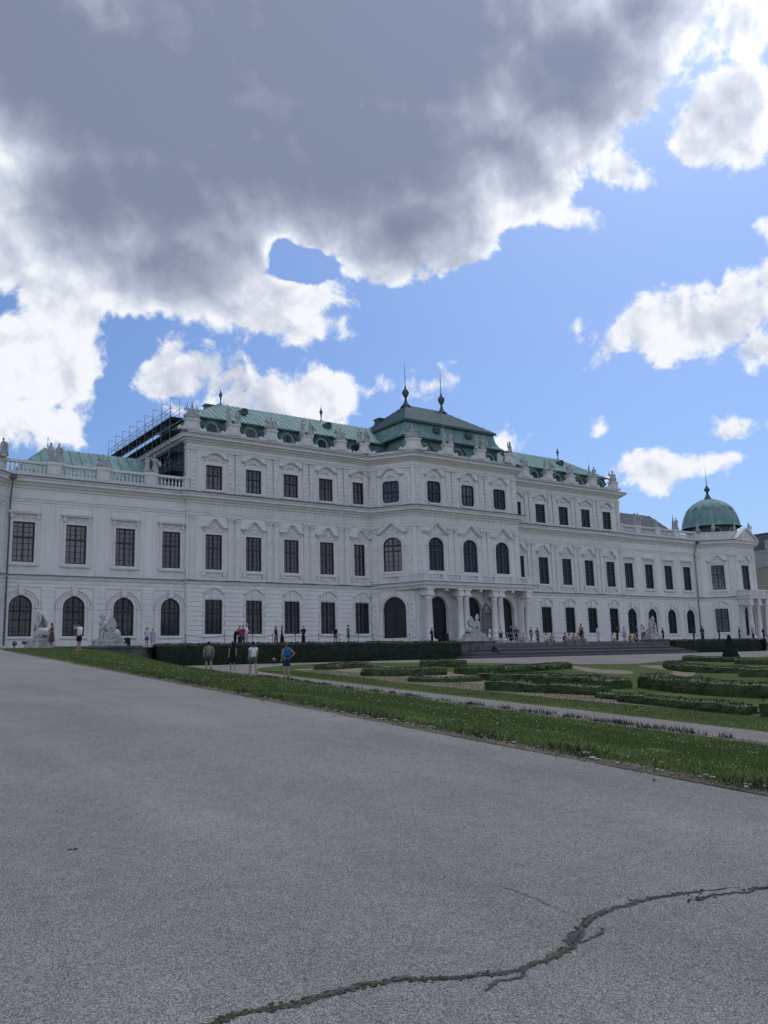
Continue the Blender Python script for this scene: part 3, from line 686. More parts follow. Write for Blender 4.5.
# --- balustrades on the wings
def baluster(mb,x,y,z,h,r=.1): mb.lathe(x,y,[(r*.9,z),(r*.9,z+h*.1),(r*.45,z+h*.16),(r,z+h*.34),(r*.8,z+h*.5),(r*.4,z+h*.72),(r*.4,z+h*.86),(r*.85,z+h*.9),(r*.85,z+h)],8)
PEDS=[20.3,24.8,29.4]
for wing in (0,1):
    pe=PEDS if wing==0 else [2*UC-x for x in PEDS][::-1]
    x0,x1=(15.4,33.2) if wing==0 else (99.32,117.1)
    ends=[x0]+pe+[x1]
    for a,b in zip(ends,ends[1:]):
        lo=a+(.62 if a in pe else .25); hi=b-(.62 if b in pe else .25); mb=MB()
        mb.box(lo,hi,79.62,79.98,19.3,19.62); mb.box(lo,hi,79.60,80.0,20.44,20.68)
        n=int((hi-lo)/.34)
        for i in range(n): baluster(mb,lo+(i+.5)*(hi-lo)/n,79.8,19.62,.82,.115)
        build(mb,'balustrade',M['ornament'],PAL)
    for x in pe+[x0+.1,x1-.1]:
        h=.62 if x in pe else .25; mb=MB()
        mb.box(x-h,x+h,79.52,80.06,19.28,20.5); mb.box(x-h-.07,x+h+.07,79.45,80.12,20.5,20.76)
        ring(mb,[(x-h+.12,19.6),(x+h-.12,19.6),(x+h-.12,20.35),(x-h+.12,20.35)],.05,79.49,79.53)
        build(mb,'pedestal',M['ornament'],PAL)
    mb=MB(); mb.box(x0,x1,80.06,92,19.1,19.3); build(mb,'flat_roof',M['lead'],PAL)
# --- roofs
def rect_roof(name,levels,m,seam=None,seam_m=None):
    mb=MB(); mb.grid([[(a,c,z),(b,c,z),(b,d,z),(a,d,z)] for a,b,c,d,z in levels],closed=True); mb.face([(levels[-1][0],levels[-1][2],levels[-1][4]),(levels[-1][1],levels[-1][2],levels[-1][4]),(levels[-1][1],levels[-1][3],levels[-1][4]),(levels[-1][0],levels[-1][3],levels[-1][4])]) if levels[-1][3]-levels[-1][2]>.01 else None
    if seam:                                                    # standing seams down the slopes
        for l0,l1 in zip(levels,levels[1:]):
            if abs(l1[4]-l0[4])<.35: continue
            a,b,c,d,z=l0; a1,b1,c1,d1,z1=l1
            n=int((b-a)/seam)
            for i in range(1,n):
                x=a+(b-a)*i/n
                t=1
                if x<a1: t=(x-a)/(a1-a)
                elif x>b1: t=(b-x)/(b-b1)
                mb.tube([(x,c-.02,z+.03),(x,c+(c1-c)*t-.02,z+(z1-z)*t+.03)],.022,4)
            n=int((d-c)/seam)
            for xx0,xx1 in((a,a1),(b,b1)):
                for i in range(1,n):
                    y=c+(d-c)*i/n; t=1
                    if y<c1: t=(y-c)/(c1-c)
                    elif y>d1: t=(d-y)/(d-d1)
                    mb.tube([(xx0,y,z+.03),(xx0+(xx1-xx0)*t,y,z+(z1-z)*t+.03)],.035,4)
    return build(mb,name,M[m],PAL)
rect_roof('roof',[(17,32.2,81.0,87.0,19.9),(20.5,29.6,84,84,23.1)],'copper',.95)
rect_roof('roof',[(100.3,115.5,81.0,87.0,19.9),(102.9,112.0,84,84,23.5)],'slate',.95)
for sgn in (0,1):
    X=lambda x: x if sgn==0 else 2*UC-x
    def lv(a,b,c,d,z): return (min(X(a),X(b)),max(X(a),X(b)),c,d,z)
    rect_roof('attic_storey',[lv(34.1,60,81.2,99.5,25.2),lv(34.1,60,81.2,99.5,27.5)],'copper')
    rect_roof('roof',[lv(33.8,60,80.8,89.6,27.52),lv(33.8,60,80.8,89.6,27.62),lv(39.1,60,85.2,85.2,30.75)],'copper',.62)
    mb=MB(); mb.box(min(X(33.75),X(60)),max(X(33.75),X(60)),80.72,80.84,27.42,27.6); build(mb,'eaves',M['copper_dark'],PAL)
    mb=MB(); a,b=sorted((X(38.6),X(39.7))); mb.box(a,b,87.6,88.3,28.0,31.2); mb.box(a-.1,b+.1,87.5,88.4,31.2,31.38); build(mb,'chimney',M['lead'],PAL)
    for x in ((39.3,52.4)):
        mb=MB(); mb.lathe(X(x),85.2,[(.12,30.7),(.06,31.0),(.06,31.25),(.11,31.35),(.08,31.45),(.18,31.7),(.21,31.85),(.12,32.05),(.06,32.12),(.11,32.2),(.04,32.3),(.02,32.6)],10); build(mb,'finial',M['copper_dark'],PAL)
    for x in ML:                                               # dormers of the attic storey
        d=MB(); d.prism([(-.95,25.3)]+[(-.95*math.cos(PI*k/10),26.55+.62*math.sin(PI*k/10)) for k in range(11)]+[(.95,25.3)],-.75,.3)
        do=build(d,'dormer',M['copper'],PAL,(X(x),81.1,0))
        p=MB(); p.face([(-.55,-.76,25.4),(.55,-.76,25.4)]+[(.55*math.cos(PI*k/8),-.76,26.45+.42*math.sin(PI*k/8)) for k in range(9)]); p.box(-.03,.03,-.8,-.76,25.4,26.8)
        link('pane',p.mesh('pane',M['glassdark']),do)
        s=MB(); s.band([(-1.15,26.35),(-.9,26.5),(-.6,27.0),(0,27.28),(.6,27.0),(.9,26.5),(1.15,26.35)],.1,-.95,.2); link('hood',s.mesh('hood',M['copper_dark']),do)
    for x in (41.1,52.0):                                       # round roof lights
        s=MB(); s.lathe(0,0,[(.42,-.5),(.42,.5),(.32,.51),(.32,.38),(.05,.38)],14); s.xform(Matrix.Rotation(PI/2,4,'X')); 
        build(s,'roof_light',M['copper_dark'],PAL,(X(x),83.3,29.55))
# centre roof
rect_roof('attic_storey',[(59.0,73.52,77.3,88.3,25.2),(59.0,73.52,77.3,88.3,27.8)],'copper')
rect_roof('roof',[(58.45,74.07,76.8,88.8,27.75),(58.4,74.12,76.75,88.85,27.95),(58.75,73.77,77.1,88.5,28.25),(59.1,73.42,77.42,88.2,28.9),(59.3,73.22,77.6,88.0,29.95)],'copper',.75)
rect_roof('roof',[(59.05,73.47,77.35,88.25,29.9),(59.0,73.52,77.3,88.3,30.12),(63.35,69.17,82.65,82.65,33.75)],'copper_grey',.6)
mb=MB(); mb.box(59.0,73.5,77.22,77.34,29.82,29.98); mb.box(58.97,59.09,77.3,88.3,29.82,29.98); mb.box(58.36,74.14,76.68,76.8,27.68,27.86); mb.box(58.32,58.44,76.7,88.8,27.68,27.86); build(mb,'eaves',M['copper_dark'],PAL)
for x,zz in ((63.35,33.6),(69.17,33.6)):
    mb=MB(); mb.lathe(x,82.65,[(.75,zz-.2),(.45,zz+.15),(.2,zz+.55),(.13,zz+1.0),(.24,zz+1.2),(.42,zz+1.55),(.46,zz+1.8),(.34,zz+2.05),(.15,zz+2.25),(.11,zz+2.5),(.05,zz+2.7),(.04,zz+4.2),(.012,zz+5.7)],12); build(mb,'spire',M['copper_dark'],PAL)
mb=MB(); mb.box(60.5,61.5,84.5,85.6,30.3,32.0); mb.box(60.4,61.6,84.4,85.7,32.0,32.15); build(mb,'chimney',M['copper_dark'],PAL)
for x in CW+[59.1]:
    d=MB(); d.prism([(-1,25.3)]+[(-1*math.cos(PI*k/10),26.6+.6*math.sin(PI*k/10)) for k in range(11)]+[(1,25.3)],-.7,.3)
    rz=0; lc_=(x,77.2,0)
    if x==59.1: rz=-PI/2; lc_=(58.9,82,0)
    do=build(d,'dormer',M['copper'],PAL,lc_,rz)
    p=MB(); p.face([(-.6,-.71,25.4),(.6,-.71,25.4)]+[(.6*math.cos(PI*k/8),-.71,26.5+.42*math.sin(PI*k/8)) for k in range(9)]); link('pane',p.mesh('pane',M['glassdark']),do)
    s=MB(); s.band([(-1.2,26.4),(-.95,26.55),(-.6,27.05),(0,27.35),(.6,27.05),(.95,26.55),(1.2,26.4)],.1,-.9,.2); link('hood',s.mesh('hood',M['copper_dark']),do)
for x in (63.7,68.8):
    d=MB(); d.prism([(-.45,28.85),(.45,28.85),(.45,29.3),(.25,29.55),(-.25,29.55),(-.45,29.3)],-.45,.3); do=build(d,'dormer',M['copper_dark'],PAL,(x,77.45,0))
    p=MB(); p.face([(-.28,-.455,28.95),(.28,-.455,28.95),(.28,-.455,29.25),(-.28,-.455,29.25)]); link('pane',p.mesh('pane',M['glassdark']),do)
# --- roof parapet with scrolled pedestals
PP=[]      # (x,y,rz) statue pedestals of the tall block
mould('parapet',UP[1:-1],[(-.55,25.2),(-.02,25.2),(-.02,25.62),(.05,25.66),(.05,25.74),(-.6,25.74)])
def scroll_ped(x,y,rz,w=.95,h=1.05,big=False):
    mb=MB(); hw=w/2+ (.22 if big else .05)
    mb.box(-hw,hw,-.08,.62,25.72,25.72+h); mb.box(-hw-.1,hw+.1,-.16,.7,25.72+h,25.72+h+.16)
    ring(mb,[(-hw+.15,25.85),(hw-.15,25.85),(hw-.15,25.6+h),(-hw+.15,25.6+h)],.05,-.12,-.07)
    for s in(-1,1):
        c=[(s*hw,25.72),(s*(hw+.78),25.72),(s*(hw+.84),25.92),(s*(hw+.62),26.04),(s*(hw+.42),25.96),(s*(hw+.22),26.12),(s*(hw+.08),26.4),(s*hw,26.5)]
        mb.prism(c if s>0 else c[::-1],.1,.45)
        mb.lathe(0,0,[(.16,-.2),(.16,.2)],12); mb.xform(Matrix.Translation((s*(hw+.66),.27,25.93))@Matrix.Rotation(PI/2,4,'X'),len(mb.v)-24)
    build(mb,'pedestal',M['ornament'],PAL,(x,y,0),rz)
    PP.append((x,y,rz,25.72+h+.16))
m_=lambda a,b:(a+b)/2
for sgn in (0,1):
    X=lambda x: x if sgn==0 else 2*UC-x
    scroll_ped(X(33.75),79.72,0,.9,1.0,True)
    for a,b in zip(ML,ML[1:]): scroll_ped(X(m_(a,b)),79.68,0,1.1)
    scroll_ped(X(54.7),79.55,-.45 if sgn==0 else .45,.9)
    scroll_ped(X(58.55),75.2,-.5 if sgn==0 else .5,1.2,1.15,True)
    scroll_ped(X(m_(CW[0],CW[1])),75.08,0,1.1)
# --- portico and balcony
mb=MB(); BAL=[(55.45,79.55),(57.6,75.3),(57.95,73.35),(74.57,73.35),(74.92,75.3),(77.07,79.55)]
mb.face([(x,y,10.06) for x,y in BAL]); mb.face([(x,y,10.5) for x,y in BAL]); 
mb.sweep(BAL,[(-.2,9.78),(.0,9.78),(.04,9.95),(.10,10.0),(.14,10.1),(.34,10.16),(.36,10.34),(.44,10.38),(.44,10.44)])
build(mb,'balcony',M['ornament'],PAL)
mb=MB(); mb.sweep(BAL,[(-.1,10.445),(.48,10.445),(.48,10.50),(.1,10.56),(-.1,10.56)]); build(mb,'balcony_flashing',M['lead'],PAL)
mb=MB()
def rail(a,b,spans):
    a=Vector(a); b=Vector(b); d=b-a; L=d.length; rz=math.atan2(d.y,d.x); s0=len(mb.v)
    mb.box(0,L,-.02,.26,10.56,10.72); mb.box(0,L,-.05,.29,11.28,11.44)
    cur=0
    for u0,u1 in spans+[(L,L)]:
        if u0>cur: mb.box(cur,u0,.0,.24,10.7,11.3)
        n=int((u1-u0)/.3)
        for i in range(n): baluster(mb,u0+(i+.5)*(u1-u0)/n,.12,10.72,.56,.09)
        cur=u1
    mb.xform(Matrix.Translation((a.x,a.y,0))@Matrix.Rotation(rz,4,'Z'),s0)
rail(BAL[2],BAL[3],[(.7+i*2.6,.7+i*2.6+1.85) for i in range(6)])
rail(BAL[1],BAL[2],[]); rail(BAL[3],BAL[4],[]); rail(BAL[0],BAL[1],[(1.4,3.2)]); rail(BAL[4],BAL[5],[(1.6,3.4)])
build(mb,'balustrade',M['ornament'],PAL)
mb=MB()
def column_mesh(r,z0,z1):
    mb=MB(); mb.box(-r*1.45,r*1.45,-r*1.45,r*1.45,z0,z0+.2)
    mb.lathe(0,0,[(r*1.38,z0+.2),(r*1.38,z0+.3),(r*1.12,z0+.36),(r*1.2,z0+.44),(r,z0+.5),(r,z0+1.6),(r*.86,z1-.5),(r*.98,z1-.46),(r*.86,z1-.42),(r*.86,z1-.25),(r*1.2,z1-.14),(r*1.2,z1-.12)],20)
    mb.box(-r*1.3,r*1.3,-r*1.3,r*1.3,z1-.12,z1)
    return mb.mesh('column',M['ornament'])
CM=column_mesh(.40,4.0,9.1)
for x in (58.75,63.18,64.12,68.4,69.34,73.77):
    link('column',CM,PAL,(x,73.75,0))
    mb=MB(); mb.box(x-.46,x+.46,73.30,75.05,9.1,9.3); mb.box(x-.40,x+.40,73.36,75.05,9.3,9.62); mb.box(x-.5,x+.5,73.24,75.05,9.62,9.78); mb.box(x-.4,x+.4,74.78,75.08,4.05,9.1); build(mb,'impost',M['ornament'],PAL)
mb=MB()
for x in (61.2,66.26,71.3): mb.box(x-.22,x+.22,73.5,74.0,9.55,9.95)
build(mb,'keystone',M['ornament'],PAL)
# wrought iron gate leaf standing open under the balcony
mb=MB(); gx,gy0=68.0,74.65
for x in (-.75,.75): mb.tube([(x,0,4.05),(x,0,7.6)],.05,6)
for z in (4.25,5.3,7.2): mb.box(-.75,.75,-.03,.03,z-.03,z+.03)
for i in range(1,9): mb.tube([(-.75+i/6,0,4.25),(-.75+i/6,0,7.2)],.022,4)
mb.tube([(-.75,0,7.5),(-.5,0,7.9),(0,0,8.25),(.5,0,7.9),(.75,0,7.5)],.05,6)
for s in(-1,1): mb.tube([(s*.1,0,7.3),(s*.5,0,7.5),(s*.45,0,7.8),(s*.2,0,7.75),(s*.25,0,7.55)],.035,5)
build(mb,'gate_leaf',M['iron'],PAL,(gx,gy0,0),.15)
# --- corner pavilions: parapet, pediment, porch, dome
for sgn in (0,1):
    X=PVX(sgn)
    PV=PVR if sgn==0 else PVL
    mould('parapet',PV,[(-.4,19.2),(-.05,19.2),(-.05,20.4),(.05,20.44),(.05,20.6),(-.45,20.6)])
    mb=MB(); c=X(124.15); y=75.25
    mb.prism([(c-2.85,19.2),(c+2.85,19.2),(c,21.0)],75.5,76.1)
    for s in(-1,1):
        q=[(c+s*3.0,19.15),(c,21.05)]; mb.band(q if s<0 else q[::-1],.24,75.2,76.1)
    mb.box(c-3.0,c+3.0,75.2,76.1,19.12,19.34)
    for dx,dz in((0,.6),(-.8,.4),(.8,.4),(-1.5,.25),(1.5,.25)): mb.ball((c+dx,75.48,19.4+dz),.4,.12,.28,8,5,jit=.5)
    build(mb,'gable',M['ornament'],PAL)
    mb=MB(); mb.box(c-3.1,c+3.1,73.9,76.2,10.0,10.42); mb.box(c-3.25,c+3.25,73.75,76.2,10.42,10.52)
    mb.box(c-3.0,c+3.0,74.0,74.25,11.2,11.36); mb.box(c-3.0,c-2.75,74.0,76.2,11.2,11.36); mb.box(c+2.75,c+3.0,74.0,76.2,11.2,11.36)
    for i in range(16): baluster(mb,c-2.6+i*.347,74.12,10.52,.68,.09)
    for i in range(6): baluster(mb,c-2.88,74.5+i*.3,10.52,.68,.09)
    for q in (-2.85,-.95,.95,2.85): mb.box(c+q-.15,c+q+.15,74.0,74.3,10.52,11.2)
    for q in (-2.4,-.2,2.0): mb.box(c+q-.45,c+q+.45,74.1,76.1,9.1,10.0)
    build(mb,'balcony',M['ornament'],PAL)
    for q in (-2.4,-.2,2.0): link('column',CM,PAL,(c+q,74.55,0))
    dx_,dy=X(124.95),82.0
    mb=MB(); mb.lathe(dx_,dy,[(4.0,19.2),(4.0,22.2),(4.4,22.2)],8,rot=PI/8); build(mb,'drum',M['copper_dark'],PAL)
    for k in range(8):
        a=PI/4*k; mb=MB(); mb.prism([(-.8,20.3),(.8,20.3),(.8,21.5),(.5,21.85),(-.5,21.85),(-.8,21.5)],-.12,.1)
        w_=build(mb,'dormer',M['copper'],PAL,(dx_+3.75*math.sin(a),dy-3.75*math.cos(a),0),a)
        p=MB(); p.face([(-.6,-.125,20.45),(.6,-.125,20.45),(.6,-.125,21.4),(.35,-.125,21.65),(-.35,-.125,21.65),(-.6,-.125,21.4)]); link('pane',p.mesh('pane',M['glassdark']),w_)
    prof=[(4.75,22.05),(4.75,22.15),(4.52,22.25),(4.48,22.6),(4.38,23.2),(4.18,23.95),(3.82,24.75),(3.28,25.45),(2.55,26.1),(1.7,26.6),(.9,26.9),(.5,27.0)]
    mb=MB(); mb.smooth=True
    def oct_r(a): k=((a+PI/8)%(PI/4))-PI/8; return .965/math.cos(k)*.55+.45*1.0
    mb.grid([[(dx_+r*oct_r(2*PI*k/48)*math.cos(2*PI*k/48),dy+r*oct_r(2*PI*k/48)*math.sin(2*PI*k/48),z) for k in range(48)] for r,z in prof],closed=True)
    do=build(mb,'dome',M['copper'],PAL)
    mb=MB(); mb.smooth=True; n=96; rows=[]
    for j in range(5):
        row=[]
        for k in range(n):
            t=abs(((k/6)%1)-.5)*2; z=24.6+.75*t+(26.8-24.6-.75*t)*j/4
            r=np.interp(z,[p[1] for p in prof[3:]],[p[0] for p in prof[3:]])+.10
            a=2*PI*k/n; row.append((dx_+r*oct_r(a)*math.cos(a),dy+r*oct_r(a)*math.sin(a),z+.04))
        rows.append(row)
    mb.grid(rows,closed=True); link('lambrequin',mb.mesh('lambrequin',M['copper']),do,)
    do.children[0].location=do.location*0
    mb=MB(); mb.lathe(dx_,dy,[(.75,26.9),(.6,27.1),(.3,27.6),(.16,28.0),(.2,28.2),(.46,28.5),(.48,28.7),(.22,28.95),(.25,29.1),(.07,29.25),(.05,30.2),(.015,32.4)],12); build(mb,'spire',M['copper_dark'],PAL)
    mb=MB(); mb.box(min(X(117),X(131.3)),max(X(117),X(131.3)),80.02,92,19.1,19.25); mb.face([(X(121.4),76.3,19.22),(X(126.9),76.3,19.22),(X(131.2),80,19.22),(X(117.1),80,19.22)]); build(mb,'flat_roof',M['lead'],PAL)
    # rainwater pipe in the corner
    mb=MB(); px=X(116.55)
    mb.tube([(px,79.0,18.95),(px,79.3,18.4),(px,79.75,17.2),(px,79.78,16.5),(px,79.80,4.2)],.065,8); mb.box(px-.25,px+.25,78.8,79.3,18.75,19.12)
    build(mb,'downpipe',M['lead'],PAL)
# ------------------------------------------------------------------ skinned figures
DG=None
def skin(verts, edges, radii, sub=1):
    me=bpy.data.meshes.new('skeleton'); me.from_pydata(verts,edges,[]); o=bpy.data.objects.new('skeleton',me); COL.objects.link(o)
    md=o.modifiers.new('s','SKIN'); md.use_smooth_shade=True; md.branch_smoothing=.6
    for i,r in enumerate(radii):
        d=me.skin_vertices[0].data[i]; d.radius=(r,r) if not isinstance(r,tuple) else r; d.use_root=(i==0)
    if sub: sb=o.modifiers.new('u','SUBSURF'); sb.levels=sub; sb.render_levels=sub
    dg=bpy.context.evaluated_depsgraph_get(); ev=o.evaluated_get(dg); m2=ev.to_mesh()
    V=[tuple(v.co) for v in m2.vertices]; F=[list(p.vertices) for p in m2.polygons]
    ev.to_mesh_clear(); bpy.data.objects.remove(o); bpy.data.meshes.remove(me)
    return V,F
def add_skin(mb, verts, edges, radii, sub=1, torso=None):
    V,F=skin(verts,edges,radii,sub)
    if torso:
        out=[]
        for x,y,z in V:
            if z>torso[1]['hil'].z-.05 and abs(x)<.21:
                zs=[torso[1][k].z for k in('pel','wai','che','nek')]; ys=[torso[1][k].y for k in('pel','wai','che','nek')]
                c=float(np.interp(z,zs,ys)); y=c+(y-c)*torso[0]
            out.append((x,y,z))
        V=out
    i=len(mb.v); mb.v+=V
    for f in F: mb.f.append([i+k for k in f]); mb.mi.append(mb.cur); mb.sm.append(True)
def pose(kind):
    # metres for a 1.75 m person facing -Y; returns joint dict
    J=dict(pel=(0,0,.95),wai=(0,.01,1.10),che=(0,.015,1.29),nek=(0,.01,1.455),hed=(0,-.012,1.54),
        shl=(.17,.01,1.41),shr=(-.17,.01,1.41),ell=(.235,.03,1.13),elr=(-.235,.03,1.13),wrl=(.235,-.04,.89),wrr=(-.235,-.04,.89),
        hil=(.09,0,.90),hir=(-.09,0,.90),knl=(.10,-.02,.49),knr=(-.10,-.02,.49),anl=(.105,.02,.08),anr=(-.105,.02,.08))
    if kind=='walk':
        J.update(knl=(.10,-.16,.50),anl=(.10,-.20,.085),knr=(-.10,.05,.49),anr=(-.10,.26,.12),ell=(.24,.10,1.15),wrl=(.25,.08,.90),elr=(-.24,-.04,1.14),wrr=(-.24,-.18,.93))
    elif kind=='stroll':
        J.update(knl=(.10,-.08,.49),anl=(.10,-.10,.08),knr=(-.10,.03,.49),anr=(-.10,.13,.085))
    elif kind=='phone':
        J.update(elr=(-.23,-.08,1.16),wrr=(-.10,-.30,1.26),ell=(.22,.0,1.14),wrl=(.16,-.22,1.12))
    elif kind=='photo':
        J.update(elr=(-.26,-.20,1.30),wrr=(-.09,-.38,1.52),ell=(.26,-.20,1.30),wrl=(.09,-.38,1.50))
    elif kind=='hips':
        J.update(elr=(-.40,.07,1.16),wrr=(-.19,-.01,.99))
    elif kind=='arms':
        J.update(elr=(-.25,-.03,1.14),wrr=(-.02,-.22,1.12),ell=(.25,-.03,1.14),wrl=(.03,-.20,1.15))
    elif kind=='stoop':
        J.update(wai=(0,-.03,1.10),che=(0,-.14,1.25),nek=(0,-.26,1.35),hed=(0,-.33,1.40),shl=(.17,-.20,1.34),shr=(-.17,-.20,1.34),ell=(.22,-.28,1.08),elr=(-.22,-.28,1.08),wrl=(.10,-.42,.95),wrr=(-.10,-.42,.95))
    elif kind in('sit','sitlow'):
        J.update(pel=(0,0,.12),wai=(0,.03,.27),che=(0,-.01,.45),nek=(0,-.07,.61),hed=(0,-.10,.69),shl=(.17,-.05,.57),shr=(-.17,-.05,.57),
            ell=(.24,-.16,.34),elr=(-.24,-.16,.34),wrl=(.12,-.38,.30),wrr=(-.10,-.40,.27),hil=(.09,-.02,.11),hir=(-.09,-.02,.11),
            knl=(.14,-.43,.20),knr=(-.13,-.42,.22),anl=(.13,-.50,-.21),anr=(-.12,-.47,-.21))
    return {k:Vector(v) for k,v in J.items()}
SKIN=[mat('skin',c,.6,.3) for c in ((.36,.225,.165),(.31,.19,.14),(.20,.12,.085))]
CM_={}
def cloth(c):
    if c not in CM_: CM_[c]=mat('cloth',c,.9,.15,var=.2,scale=9)
    return CM_[c]
def person(x,y,z,h,rz,kind,top,bottom,bc,hair,label,tone=0,sleeve=.5,hat=None,female=False,long=False,fat=1.0,group='people in the palace gardens'):
    J=pose(kind); S=h/1.75; t=thing('person',(x,y,z),label,'person',group,0); t.rotation_euler=(0,0,rz); t.scale=(S*fat,S*fat,S)
    if t.name in WLOC: del WLOC[t.name]
    sk=SKIN[tone]; b=MB()
    names=['pel','wai','che','nek','hed','shl','shr','ell','elr','wrl','wrr','hil','hir','knl','knr','anl','anr']
    V=[J[n] for n in names]; f=Vector((0,-1,0))
    E_=[('pel','wai'),('wai','che'),('che','nek'),('nek','hed'),('che','shl'),('che','shr'),('shl','ell'),('shr','elr'),('ell','wrl'),('elr','wrr'),('pel','hil'),('pel','hir'),('hil','knl'),('hir','knr'),('knl','anl'),('knr','anr')]
    ix={n:i for i,n in enumerate(names)}; E_=[(ix[a],ix[c]) for a,c in E_]
    k=.90 if female else 1
    R=[.150,.130*k,.155*k,.055,.055,.062*k,.062*k,.045*k,.045*k,.032,.032,.092,.092,.064,.064,.046,.046]
    fl=None if 'sit' in kind or kind=='stoop' else (.74,J)
    for s,n in ((1,'anl'),(-1,'anr')):
        V+= [J[n]+Vector((0,-.09,-.045)),J[n]+Vector((0,-.16,-.055))]; i=len(V); E_+=[(ix[n],i-2),(i-2,i-1)]; R+=[.036,.028]
    hands=[]
    for n,e,s in (('wrl','ell',1),('wrr','elr',-1)):
        d=(J[n]-J[e]).normalized(); V.append(J[n]+d*.06); E_.append((ix[n],len(V)-1)); R.append((.036,.02)); hands.append((J[n],d,s))
    add_skin(b,V,E_,R,1,fl)
    for p,d,s in hands:                                    # five fingers rooted in the palm
        u=d.cross(Vector((0,0,1)) if abs(d.z)<.8 else Vector((0,1,0))).normalized(); cu=d.cross(u)*.5
        for q,l in ((-.027,.070),(-.009,.082),(.009,.077),(.027,.060)):
            a=p+d*.055+u*q; b.tube([a,a+d*l*.55+cu*.01,a+d*l*.9+cu*.05],.0095,5,.006)
        a=p+d*.02+u*.03; b.tube([a,a+u*.03+d*.025,a+u*.032+d*.06],.011,5,.007)
    hc=J['hed']+Vector((0,-.01,.095)); b.ball(hc,.074,.095,.115,12,9)
    b.ball(hc+Vector((0,-.045,-.05)),.05,.05,.06,8,6)
    b.ball(hc+Vector((0,-.098,-.012)),.013,.02,.026,6,5)
    for s in(-1,1): b.ball(hc+Vector((s*.076,.005,-.01)),.01,.02,.03,6,5)
    build(b,'body',sk,t,fix=False)
    e=MB()
    for s in(-1,1): e.ball(hc+Vector((s*.03,-.086,.01)),.011,.008,.008,6,4)
    e.ball(hc+Vector((0,-.092,-.058)),.022,.006,.005,6,4)
    build(e,'face',cloth((.05,.025,.02)),t,fix=False)
    hm=MB(); rows=[]
    for j in range(7):                                     # hair cap, lower at the back
        a=PI*j/9.5; row=[]
        for k2 in range(14):
            an=2*PI*k2/14; back=.5+.5*math.sin(an); th=a*(.62+.5*back)
            row.append(hc+Vector((.083*math.sin(th)*math.cos(an),.104*math.sin(th)*math.sin(an)+.006,.124*math.cos(th)+.004)))
        rows.append(row)
    hm.smooth=True; hm.grid(rows,True)
    if long:
        hm.ball(hc+Vector((0,.065,-.10)),.075,.045,.17,9,7,jit=.3)
    build(hm,'hair',cloth(hair),t,fix=False)
    if hat:
        q=MB(); q.lathe(0,0,[(.17,0),(.172,.012),(.095,.02),(.092,.09),(.06,.115),(.01,.12)],16); q.xform(Matrix.Translation(hc+Vector((0,.005,.04))))
        build(q,'hat',cloth(hat),t,fix=False)
    # shirt
    c=MB(); sv=[J['pel']+(J['pel']-J['wai'])*(.75 if 'sit' not in kind else .2),J['wai'],J['che'],J['nek']+Vector((0,.005,-.035)),J['shl'],J['shr'],J['shl'].lerp(J['ell'],min(sleeve,1)),J['shr'].lerp(J['elr'],min(sleeve,1))]
    sr=[.215,.195*k,.215*k,.085,.105*k,.105*k,.085*k,.085*k]; se=[(0,1),(1,2),(2,3),(2,4),(2,5),(4,6),(5,7)]
    if sleeve>1:
        sv+=[J['ell'].lerp(J['wrl'],sleeve-1),J['elr'].lerp(J['wrr'],sleeve-1)]; sr+=[.062,.062]; se+=[(6,8),(7,9)]
    if sleeve<=.05: sv=sv[:6]; sr=sr[:6]; se=se[:5]; sr[4]=sr[5]=.09
    add_skin(c,sv,se,sr,1,fl); build(c,'shirt',cloth(top),t,fix=False)
    c=MB()
    if bottom in('shorts','trousers'):
        e2=.78 if bottom=='shorts' else .93
        def leg(hn,kn,an):
            if bottom=='shorts': return [J[kn].lerp(J[hn],.12)]
            return [J[kn],J[an].lerp(J[kn],.08)]
        sv=[J['wai'].lerp(J['pel'],.25),J['pel'],J['hil'],J['hir']]; se=[(0,1),(1,2),(1,3)]; sr=[.195,.200,.135,.135]
        for hn,kn,an,i0 in(('hil','knl','anl',2),('hir','knr','anr',3)):
            prev=i0
            for n_,p in enumerate(leg(hn,kn,an)):
                sv.append(p); se.append((prev,len(sv)-1)); prev=len(sv)-1; sr.append((.115 if bottom=='shorts' else (.092 if n_==0 else .074)))
        add_skin(c,sv,se,sr,1,fl); build(c,bottom,cloth(bc),t,fix=False)
    else:
        zl={'skirt':.50,'dress':.46,'longskirt':.16}[bottom]; p=J['pel']
        c.smooth=True; rows=[]
        if 'sit' in kind:
            sv=[J['pel']+Vector((0,0,.06)),J['pel'],J['hil'].lerp(J['hir'],.5)+Vector((0,-.1,0)),J['knl'].lerp(J['knr'],.5)+Vector((0,.03,-.02))]
            add_skin(c,sv,[(0,1),(1,2),(2,3)],[.18,.19,.18,.17],1)
        else:
            for j,zz in enumerate(np.linspace(1.14,zl,8)):
                u=(1.14-zz)/(1.14-zl); w=.125+.06*min(u*2.2,1)+.07*u; row=[]
                for k2 in range(20):
                    an=2*PI*k2/20; r=1+.07*u*math.sin(an*5+1)
                    row.append((p.x+w*r*math.cos(an),p.y+.80*w*r*math.sin(an),zz))
                rows.append(row)
            c.grid(rows,True)
        build(c,'skirt',cloth(bc),t,fix=False)
    if 'sit' in kind or bottom!='x':
        s=MB()
        for n in('anl','anr'):
            s.ball(J[n]+Vector((0,-.075,-.045)),.047,.125,.042,9,6)
        build(s,'shoe',cloth((.55,.54,.52) if hash(label)%3 else (.04,.04,.045)),t,fix=False) if False else None
        for n in('anl','anr'):
            s=MB(); s.ball(J[n]+Vector((0,-.075,-.042)),.047,.128,.040,9,6); build(s,'shoe',cloth((.5,.49,.47) if len(label)%2 else (.05,.05,.055)),t,fix=False)
    return t
